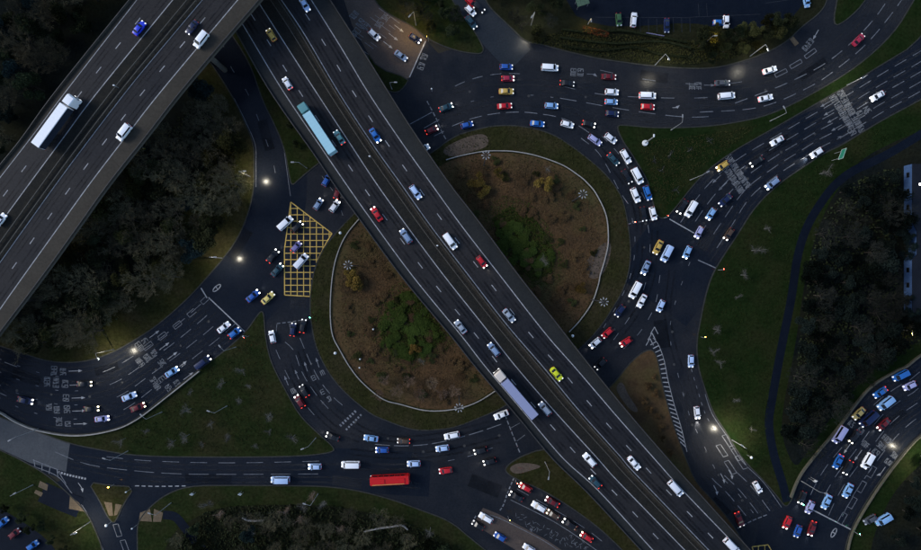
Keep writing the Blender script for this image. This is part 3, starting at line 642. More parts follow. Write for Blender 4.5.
def viaduct(name, label, zf, L, sh_mat, sh_mat_right, dirt_side, pier_idx):
    root = thing(name, label, 'viaduct', (0, 0, 0))
    A, B, C, D, E, F = [vline(l, zf) for l in L]
    m = MB(); m.ribbon(B, C); m.ribbon(D, E); m.build('carriageway', M['deck_asphalt'], root)
    m = MB(); m.ribbon(A, B); m.build('hard_shoulder', M[sh_mat], root)
    m = MB(); m.ribbon(E, F); m.build('hard_shoulder', M[sh_mat_right], root)
    k = .52
    m = MB(); m.ribbon(C, mixl(C, D, k)); m.build('median_strip', M['median'], root)
    m = MB(); m.ribbon(mixl(C, D, k), D); m.build('median_strip', M['median_dirt' if dirt_side else 'median'], root)
    m = MB(); a, f = lift(A, -.02), lift(F, -.02); a1, f1 = lift(A, -.85), lift(F, -.85)
    m.ribbon(a, f); m.ribbon(f1, a1); m.ribbon(a1, a); m.ribbon(f, f1); m.build('deck_slab', M['concrete'], root)
    for ln, s in ((A, 1), (F, -1)):
        m = MB(); m.rail(offset_line(ln, .2*s), .32, -.3, .6); pp = m.build('parapet', M['parapet'], root)
        m = MB(); m.rail(lift(offset_line(ln, .2*s), .6), .1, .02, .1); m.build('handrail', M['steel_dark'], pp)
    for f in (.55, .85):
        mid = mixl(C, D, f); m = MB(); m.rail(lift(mid, .45), .14, 0, .32); bar = m.build('crash_barrier', M['rail'], root)
        m = MB()
        for i in range(1, len(mid)-1):
            m.box(tuple(mid[i] + Vector((0, 0, .3))), (.12, .12, .6))
        m.build('barrier_posts', M['rail'], bar, 'stuff')
    m = MB()
    for ln, d in ((B, -.1), (C, .1), (D, -.1), (E, .1)):
        solid(m, lift(offset_line(ln, d), .006), .24)
    for a, b in ((B, C), (D, E)):
        dashes(m, lift(mixl(a, b, .5), .006), 2.2, 6.4, .22, 3.0)
    m.build('lane_markings', M['paint'], root, 'stuff')
    m = MB()
    for a, b in ((B, C), (D, E)):
        for f in (.17, .33, .67, .83):
            l = lift(mixl(a, b, f), .003); m.ribbon(offset_line(l, -.28), offset_line(l, .28))
    m.build('wheel_tracks', M['track_dark'], root, 'stuff')
    m = MB()
    for i in range(4, 78, 5):
        m.ribbon(lift([A[i].lerp(F[i], .02), A[i].lerp(F[i], .98)], .0045), lift([(A[i].lerp(A[i+1], .035)).lerp(F[i].lerp(F[i+1], .035), .02), (A[i].lerp(A[i+1], .035)).lerp(F[i].lerp(F[i+1], .035), .98)], .0045))
    m.build('expansion_joints', M['track_dark'], root, 'stuff')
    for i in pier_idx:
        for f in (.12, .38, .62, .88):
            p = A[i].lerp(F[i], f); m = MB(); m.tube((p.x, p.y, -.2), (p.x, p.y, p.z-.85), .75, .75, 14); m.smooth = False; m.build('pier', M['concrete'], root)
        m = MB(); a, f = A[i].lerp(F[i], .08), A[i].lerp(F[i], .92); a.z -= 1.66; f.z -= 1.66; m.rail([a, f], 1.5, 0, .78); m.build('pier_cap', M['concrete'], root)
    return root, (A, B, C, D, E, F)

Z2 = 7.5
def zf2(x, y): return Z2
V2L = [
 [(205, -20), (232, 26), (270, 92), (314, 155), (336, 188), (358, 218), (402, 278), (452, 338), (474, 366), (518, 418), (552, 459), (586, 492), (640, 550)],
 [(215, -20), (242.6, 23.4), (282.8, 90), (327, 155.5), (346.5, 184), (370, 217.4), (413, 276), (462, 336), (486, 367), (529, 418), (564, 459), (598, 490), (653, 550)],
 [(244, -20), (261, 6.7), (308, 80), (350, 144), (376.3, 184), (405, 224), (443.5, 275.6), (489, 333), (516.5, 368), (555.6, 413), (597.5, 459), (616, 480), (683, 549)],
 [(269, -20), (282, 0), (304.5, 33.4), (339, 92), (373, 144), (401.5, 184), (433.4, 229), (469.5, 276), (507, 324.5), (544, 367.5), (579, 410), (622, 458), (633, 471), (708, 549)],
 [(298, -20), (311, 0), (341.4, 48.5), (367.5, 92), (400, 140.5), (431, 184), (462, 227), (500, 276), (545.6, 334.5), (575, 368), (616, 416), (654, 459), (683, 491.4), (739, 549.6)],
 [(318, -20), (331, 0), (362, 48), (391, 95), (416, 134), (450.5, 184), (480, 222), (519.5, 275.5), (550, 314), (592, 367.5), (630, 414), (668, 458), (695, 488), (750, 549)],
]
VIA2, LN2 = viaduct('viaduct', 'long dark dual carriageway viaduct running diagonally over the middle of the roundabout', zf2, V2L, 'deck2_shoulder', 'deck2_shoulder', True, (16, 27, 34, 47, 55, 62))
def zf1(x, y): return 17.0 - 5.5*min(max((y+40)/380.0, -.2), 1.2)
V1L = [
 [(146, -20), (130, 0), (56, 92), (22.6, 138), (0, 166), (-30, 204)],
 [(153, -20), (137, 0), (66, 91.5), (34, 134), (0, 178), (-30, 216)],
 [(188, -20), (172, 0), (97, 92), (62.7, 138), (28.6, 184), (0, 223), (-30, 264)],
 [(219, -20), (202.5, 0), (154, 57.7), (126, 92), (90, 139), (56.5, 184), (0, 263), (-30, 305)],
 [(254, -20), (237, 0), (160.7, 91), (125, 137), (89.5, 183.5), (56, 230), (23, 276), (0, 308.6), (-30, 352)],
 [(278, -20), (261, 0), (232.6, 32.6), (183, 91), (148, 136), (110.5, 183.5), (78, 229), (45, 275), (2, 332), (-30, 374)],
]
VIA1, LN1 = viaduct('viaduct', 'pale shouldered dual carriageway viaduct crossing the upper left corner above everything else', zf1, V1L, 'shoulder', 'shoulder', False, (10, 22, 46, 60, 72))
# ---------------------------------------------------------------- vehicles
def loft(m, sections):
    """sections: list of rings (equal length lists of 3D points), closed rings, capped"""
    n0 = len(m.v); k = len(sections[0])
    for s in sections: m.v += [tuple(p) for p in s]
    for i in range(len(sections)-1):
        for j in range(k): m.f.append((n0+i*k+j, n0+(i+1)*k+j, n0+(i+1)*k+(j+1) % k, n0+i*k+(j+1) % k))
    m.f.append(tuple(n0+j for j in range(k))); e = n0+(len(sections)-1)*k; m.f.append(tuple(e+k-1-j for j in range(k)))

def smooth_me(me, ang=40):
    bm = bmesh.new(); bm.from_mesh(me); bmesh.ops.recalc_face_normals(bm, faces=bm.faces)
    for f in bm.faces: f.smooth = True
    for e in bm.edges:
        if len(e.link_faces) == 2 and e.calc_face_angle(0) > math.radians(ang): e.smooth = False
    bm.to_mesh(me); bm.free(); return me

def pane(a, b, c, d, off):
    """thin glass pane with a little thickness, corners shrunk, lying off metres outside the plane"""
    a, b, c, d = [Vector(k) for k in (a, b, c, d)]; n = (b-a).cross(d-a).normalized()*off; ctr = (a+b+c+d)/4
    q = [ctr + (k-ctr)*.94 + n for k in (a, b, c, d)]; m = MB(); w = n.normalized()*-.03
    m.v = [tuple(k) for k in q] + [tuple(k+w) for k in q]
    m.f = [(0, 1, 2, 3), (7, 6, 5, 4), (0, 4, 5, 1), (1, 5, 6, 2), (2, 6, 7, 3), (3, 7, 4, 0)]
    return m.mesh('pane')

def wheel_mesh(r=.32, w=.22):
    m = MB(); m.tube((0, -w/2, 0), (0, w/2, 0), r, r, 12); m.tube((0, -w/2-.012, 0), (0, w/2+.012, 0), r*.58, r*.58, 10); return m.mesh('wheel')
WHEEL, WHEEL_BIG = wheel_mesh(), wheel_mesh(.5, .32)
for w in (WHEEL, WHEEL_BIG): w.materials.append(M['tyre'])

KIT = {}
def car_kit(kind, L, W, H, hood, belt, a0, a1, r1, r0, tuck=.84):
    """a0/a1: windscreen foot/head x, r1/r0: rear window head/foot x (as fractions of L from the nose)"""
    hx = L/2; X = lambda f: hx - f*L; parts = []
    st = [(0, .80, .30, hood-.22), (.03, .92, .22, hood-.10), (.10, .985, .18, hood-.02), (a0, 1, .17, belt-.03), (.55, 1.0, .17, belt), (r0-.02, 1.0, .17, belt), (.93, .97, .2, belt-.03), (.98, .90, .24, belt-.10), (1, .80, .34, belt-.25)]
    m = MB(); secs = []
    for f, w, zb, zt in st:
        y = W/2*w; x = X(f)
        secs.append([(x, -y*.9, zb), (x, -y, zb+.16), (x, -y, zt-.14), (x, -y*.93, zt-.03), (x, -y*.6, zt+.015), (x, 0, zt+.03), (x, y*.6, zt+.015), (x, y*.93, zt-.03), (x, y, zt-.14), (x, y, zb+.16), (x, y*.9, zb)])
    loft(m, secs)
    yb, yt = W/2*.93, W/2*tuck*.88; zb = belt-.04
    fb, ft, rt_, rb = X(a0), X(a1), X(r1), X(r0)
    rings = [[(fb, -yb*.95, zb), (fb+.04, 0, zb), (fb, yb*.95, zb), (rb, yb*.95, zb), (rb-.04, 0, zb), (rb, -yb*.95, zb)],
             [(ft, -yt, H-.07), (ft+.05, 0, H-.05), (ft, yt, H-.07), (rt_, yt, H-.07), (rt_-.05, 0, H-.05), (rt_, -yt, H-.07)],
             [(ft-.16, -yt+.13, H-.01), (ft-.12, 0, H+.01), (ft-.16, yt-.13, H-.01), (rt_+.16, yt-.13, H-.01), (rt_+.12, 0, H+.01), (rt_+.16, -yt+.13, H-.01)]]
    loft(m, rings)
    for s in (-1, 1): m.box((X(a0)-.12, s*(W/2+.06), belt+.05), (.18, .2, .14))
    parts.append(('body', smooth_me(m.mesh('body')), 'PAINT', (0, 0, 0)))
    zt = H-.07
    parts.append(('windscreen', pane((fb, -yb*.9, zb+.06), (fb, yb*.9, zb+.06), (ft, yt*.94, zt), (ft, -yt*.94, zt), .045), 'glass', (0, 0, 0)))
    parts.append(('rear_window', pane((rb, yb*.86, zb+.1), (rb, -yb*.86, zb+.1), (rt_, -yt*.9, zt), (rt_, yt*.9, zt), .045), 'glass', (0, 0, 0)))
    for s in (-1, 1):
        q = [(rb+.25, s*yb*.95, zb+.08), (fb-.25, s*yb*.95, zb+.08), (ft-.08, s*yt, zt-.02), (rt_+.08, s*yt, zt-.02)]
        if s > 0: q = [q[1], q[0], q[3], q[2]]
        parts.append(('side_window', pane(*q, .02), 'glass', (0, 0, 0)))
    for fx in (.19, .81):
        for s in (-1, 1): parts.append(('wheel', WHEEL, None, (X(fx), s*(W/2-.1), .32)))
    def lens(x, s, l, w, z0, z1):
        mm = MB(); y = s*(W/2*.86-w/2)
        mm.v = [(x, y-w/2, z0), (x, y+w/2, z0), (x-l, y+w/2+.02*s, z1), (x-l, y-w/2+.02*s, z1), (x, y-w/2, z0-.14), (x, y+w/2, z0-.14)]
        mm.f = [(0, 1, 2, 3), (4, 5, 1, 0), (4, 0, 3), (5, 2, 1), (4, 3, 2, 5)]; return mm.mesh('lens')
    for s in (-1, 1): parts.append(('headlight', lens(hx+.02, s, .36, .38, hood-.14, hood+.03), 'HEAD', (0, 0, 0)))
    for s in (-1, 1):
        mm = MB(); y = s*W/2*.68; mm.box((-hx-.0, y, belt-.16), (.16, .36, .2)); parts.append(('tail_light', mm.mesh('tail_light'), 'TAIL', (0, 0, 0)))
    mm = MB(); mm.box((hx-.01, 0, hood-.38), (.1, W*.5, .16)); parts.append(('grille', mm.mesh('grille'), 'trim', (0, 0, 0)))
    KIT[kind] = (parts, hx, H*.62 if H < 1.8 else H*.85)
car_kit('hatch', 4.05, 1.76, 1.48, .88, .98, .24, .40, .86, .965)
car_kit('sedan', 4.6, 1.8, 1.44, .88, .97, .27, .42, .72, .86)
car_kit('estate', 4.75, 1.84, 1.5, .92, 1.0, .25, .39, .88, .965)
car_kit('suv', 4.65, 1.9, 1.68, 1.02, 1.12, .24, .37, .87, .96, .88)
car_kit('van', 5.3, 1.98, 2.05, 1.08, 1.22, .17, .32, .965, .985, .95)
car_kit('bigvan', 6.0, 2.06, 2.5, 1.2, 1.3, .13, .25, .975, .99, .97)
car_kit('minibus', 7.0, 2.15, 2.6, 1.2, 1.35, .08, .17, .975, .99, .97)

def rbox(c, size, bev, seg=2):
    bm = bmesh.new(); bmesh.ops.create_cube(bm, size=1); bmesh.ops.scale(bm, vec=size, verts=bm.verts); bmesh.ops.translate(bm, vec=c, verts=bm.verts)
    bmesh.ops.bevel(bm, geom=list(bm.edges), offset=bev, segments=seg, affect='EDGES'); me = bpy.data.meshes.new('b'); bm.to_mesh(me); bm.free(); return me
def join_me(meshes, name):
    bm = bmesh.new()
    for k in meshes: bm.from_mesh(k)
    me = bpy.data.meshes.new(name); bm.to_mesh(me); bm.free(); return me
# articulated lorry: 2.4 m cab, 13.4 m trailer
def lorry_kit(kind, trailer_len=13.3):
    L = trailer_len + 3.3; hx = L/2; p = []
    m = MB(); secs = []
    for x, w, zb, zt in ((hx, 1.05, .55, 2.9), (hx-.12, 1.2, .45, 3.3), (hx-.4, 1.22, .45, 3.66), (hx-1.4, 1.22, .45, 3.76), (hx-2.75, 1.2, .45, 3.76)):
        secs.append([(x, -w, zb), (x, -w, zt-.2), (x, -w*.85, zt), (x, 0, zt+.04), (x, w*.85, zt), (x, w, zt-.2), (x, w, zb)])
    loft(m, secs); p.append(('cab', smooth_me(m.mesh('cab')), 'CAB', (0, 0, 0)))
    p.append(('windscreen', pane((hx-.0, -1.0, 1.9), (hx-.0, 1.0, 1.9), (hx-.12, 1.05, 2.85), (hx-.12, -1.05, 2.85), .06), 'glass', (0, 0, 0)))
    p.append(('sun_visor', rbox((hx+.05, 0, 3.0), (.4, 2.2, .1), .03), 'trim', (0, 0, 0)))
    m = MB(); m.box((hx-3.2, 0, .8), (4.6, 1.0, .35)); p.append(('chassis', m.mesh('chassis'), 'trim', (0, 0, 0)))
    m2 = rbox((-hx+trailer_len/2, 0, 2.45), (trailer_len, 2.52, 2.75), .06)
    p.append(('trailer', m2, 'PAINT', (0, 0, 0)))
    for q in (-1, 1):
        m = MB(); m.box((-hx+trailer_len/2, q*1.275, 2.4), (trailer_len-.16, .05, 2.5))
        for i in range(14): m.box((-hx+trailer_len*(i+.5)/14, q*1.305, 2.4), (.05, .03, 2.4))
        p.append(('side_curtain', m.mesh('side_curtain'), 'CURTAIN', (0, 0, 0)))
    m = MB()
    for i in range(1, 12): m.box((-hx + trailer_len*i/12, 0, 3.83), (.06, 2.46, .03))
    p.append(('roof_ribs', m.mesh('roof_ribs'), 'PAINT', (0, 0, 0)))
    m = MB(); m.box((-hx-.01, 0, 2.4), (.05, 2.4, 2.5)); m.box((-hx-.05, 0, 2.4), (.05, .08, 2.4)); p.append(('rear_door', m.mesh('rear_door'), 'PAINT', (0, 0, 0)))
    for x in (hx-1.3, hx-4.6, -hx+1.6, -hx+2.9, -hx+4.2):
        for s in (-1, 1): p.append(('wheel', WHEEL_BIG, None, (x, s*1.05, .5)))
    for s in (-1, 1):
        m = MB(); m.box((hx+.03, s*.85, .95), (.2, .42, .22)); p.append(('headlight', m.mesh('headlight'), 'HEAD', (0, 0, 0)))
        m = MB(); m.box((-hx-.05, s*1.0, .95), (.1, .35, .18)); p.append(('tail_light', m.mesh('tail_light'), 'TAIL', (0, 0, 0)))
        m = MB(); m.box((hx-.1, s*1.36, 2.4), (.12, .26, .6)); p.append(('wing_mirror', m.mesh('wing_mirror'), 'trim', (0, 0, 0)))
    KIT[kind] = (p, hx, 3.7)
lorry_kit('lorry')
def bus_kit():
    L, W, H = 11.6, 2.52, 3.1; hx = L/2; p = []
    p.append(('body', rbox((0, 0, H/2+.2), (L, W, H-.3), .22, 3), 'PAINT', (0, 0, 0)))
    p.append(('roof_rail', rbox((.4, W/2-.3, H+.1), (L*.82, .16, .1), .03), 'gold', (0, 0, 0)))
    for x, l in ((-3.4, 2.2), (2.2, 1.6)): p.append(('roof_unit', rbox((x, 0, H+.12), (l, 1.5, .22), .06), 'PAINT', (0, 0, 0)))
    p.append(('windscreen', pane((hx, -1.1, 1.2), (hx, 1.1, 1.2), (hx-.08, 1.1, 2.7), (hx-.08, -1.1, 2.7), .05), 'glass', (0, 0, 0)))
    p.append(('rear_window', pane((-hx, 1.0, 1.7), (-hx, -1.0, 1.7), (-hx, -1.0, 2.6), (-hx, 1.0, 2.6), .03), 'glass', (0, 0, 0)))
    for s in (-1, 1):
        for i in range(6):
            x = -hx+1.1+i*1.65; q = [(x, s*W/2, 1.45), (x+1.5, s*W/2, 1.45), (x+1.5, s*W/2, 2.6), (x, s*W/2, 2.6)]
            if s > 0: q = [q[1], q[0], q[3], q[2]]
            p.append(('side_window', pane(*q, .02), 'glass', (0, 0, 0)))
        for x in (hx-2.6, -hx+3.0): p.append(('wheel', WHEEL_BIG, None, (x, s*1.08, .5)))
        m = MB(); m.box((hx+.0, s*.95, .8), (.2, .36, .22)); p.append(('headlight', m.mesh('headlight'), 'HEAD', (0, 0, 0)))
        m = MB(); m.box((-hx-.0, s*1.0, 1.2), (.14, .24, .4)); p.append(('tail_light', m.mesh('tail_light'), 'TAIL', (0, 0, 0)))
    KIT['bus'] = (p, hx, 2.8)
bus_kit(); M['gold'] = mat('gilt_paint', (.55, .33, .10), rough=.4)

NAMES = {'hatch': ('hatchback_car', 'car'), 'sedan': ('saloon_car', 'car'), 'estate': ('estate_car', 'car'), 'suv': ('tall_car', 'car'), 'van': ('van', 'van'), 'bigvan': ('large_van', 'van'), 'minibus': ('minibus', 'minibus'), 'lorry': ('articulated_lorry', 'lorry'), 'bus': ('bus', 'bus')}
BEAM = []
def vehicle(px, py, ang, kind, col, label, group, z=.035, beam=1.0, brake=False, warm=False, cab=None, slope=0.0):
    parts, hx, hz = KIT[kind]; nm, cat = NAMES[kind]
    loc = P(px, py, z + hz); loc = Vector((loc.x, loc.y, z))
    t = thing(nm, label, cat, loc, math.radians(-ang), group); t.rotation_euler[1] = slope
    if kind not in ('lorry', 'bus'):
        k = R.uniform(.91, .99); t.scale = (k, k*R.uniform(.97, 1.02), k)
    for pn, me, mk, off in parts:
        o = bpy.data.objects.new(pn, me); COL.objects.link(o); o.parent = t; o.location = off
        if mk:
            mm = {'PAINT': lambda: paint(col), 'CAB': lambda: paint(cab or col), 'CURTAIN': lambda: paint({'white': 'curtainnavy', 'trailerteal': 'curtainteal'}.get(col, 'curtaingrey')), 'HEAD': lambda: M['head_warm' if warm else 'head' if beam >= 1.5 else 'head_dim'] if beam > 0 else M['lamp_off'], 'TAIL': lambda: M['brake' if brake else 'tail']}.get(mk, lambda: M[mk])()
            if len(me.materials) == 0: me.materials.append(mm)
            o.material_slots[0].link = 'OBJECT'; o.material_slots[0].material = mm
    if beam > 0: BEAM.append((t, hx, beam, warm))
    return t

G1 = 'vehicles on the upper left viaduct'
for a in (
 (138.8, 27.6, -51.7, 'sedan', 'vividblue', 'bright blue car on the upper left viaduct heading away ahead of the long white lorry', {}),
 (191.6, 26.8, 128, 'sedan', 'navy', 'dark navy car beside the white van on the upper left viaduct', {}),
 (199.5, 38, 128, 'van', 'white', 'white van beside a navy car near the top of the upper left viaduct', {}),
 (122, 131.3, 128, 'van', 'white', 'white van alone on the upper left viaduct, across the median from the long lorry', {}),
 (0, 219.5, -53, 'hatch', 'white', 'white car cut by the left edge of the picture on the viaduct', {}),
 (53, 120, -54, 'lorry', 'white', 'long all-white articulated lorry on the upper left viaduct', {})):
    vehicle(*a[:6], G1, zf1(a[0], a[1]) + .01, beam=.4, **a[6])

G2 = 'vehicles on the diagonal viaduct'
for a in (
 (271, 34.3, -122, 'hatch', 'yellow', 'yellow taxi-like car on the diagonal viaduct just below the crossing viaduct', {}),
 (287, 82.8, -122, 'hatch', 'offwhite', 'small off-white car with red tail just ahead of the teal lorry', {'brake': True}),
 (304.5, 4, 59, 'sedan', 'paleblue', 'pale blue car at the top edge of the diagonal viaduct', {}),
 (316, 127.5, -123.5, 'lorry', 'trailerteal', 'pale teal articulated lorry on the diagonal viaduct', {'cab': 'teal'}),
 (339, 137, -123, 'sedan', 'teal', 'grey-teal car with glowing red tail overtaking the teal lorry', {'brake': True}),
 (375, 135, 57, 'sedan', 'royal', 'blue car with bright headlamps on the viaduct, level with the teal lorry across the median', {'beam': 2}),
 (376.6, 214, -124, 'sedan', 'red', 'red car on the near carriageway of the diagonal viaduct above the roundabout', {'beam': 2}),
 (405.8, 236, -125, 'estate', 'silverblue', 'silver-blue estate car following the red car on the diagonal viaduct', {}),
 (415.5, 192, 55, 'estate', 'paleblue', 'pale blue car with dark sunroof on the far carriageway of the viaduct', {}),
 (450, 241, 54, 'van', 'white', 'white van on the far carriageway over the roundabout, behind a red car', {}),
 (481.7, 261.8, 53, 'hatch', 'red', 'small red car on the far carriageway over the roundabout, ahead of a white van', {'beam': 2}),
 (509, 315.6, 50, 'sedan', 'silver', 'silver car hugging the median on the far carriageway above the lower roundabout', {}),
 (460.5, 327, -128, 'sedan', 'silver', 'silver car on the near carriageway of the viaduct, nearest the edge line', {}),
 (493.8, 349.6, -129, 'estate', 'silverblue', 'silver-blue car by the median just ahead of the lilac lorry', {}),
 (556.5, 374.2, 50, 'sedan', 'lime', 'lime yellow car on the far carriageway of the viaduct', {}),
 (516, 395, -130.5, 'lorry', 'trailerlilac', 'lilac-grey articulated lorry with cream cab on the diagonal viaduct', {'cab': 'cabcream'}),
 (545, 409, -130, 'estate', 'silver', 'silver estate car alongside the tail of the lilac lorry', {}),
 (589.8, 460.4, -132, 'estate', 'white', 'white estate car behind the lilac lorry on the near carriageway of the viaduct', {}),
 (595.3, 482.2, -134, 'hatch', 'darkteal', 'dark teal car with red tail lamps near the lower end of the viaduct', {'brake': True}),
 (634.2, 463.4, 49, 'sedan', 'white', 'white car by the median on the lower far carriageway of the viaduct', {}),
 (676.8, 489.7, 48, 'van', 'offwhite', 'white van beside the outer edge line on the lower far carriageway of the viaduct', {}),
 (733, 547.5, 46, 'van', 'offwhite', 'white van leaving the frame at the bottom end of the viaduct', {})):
    vehicle(*a[:6], G2, Z2 + .01, **dict({'beam': .5}, **a[6]))

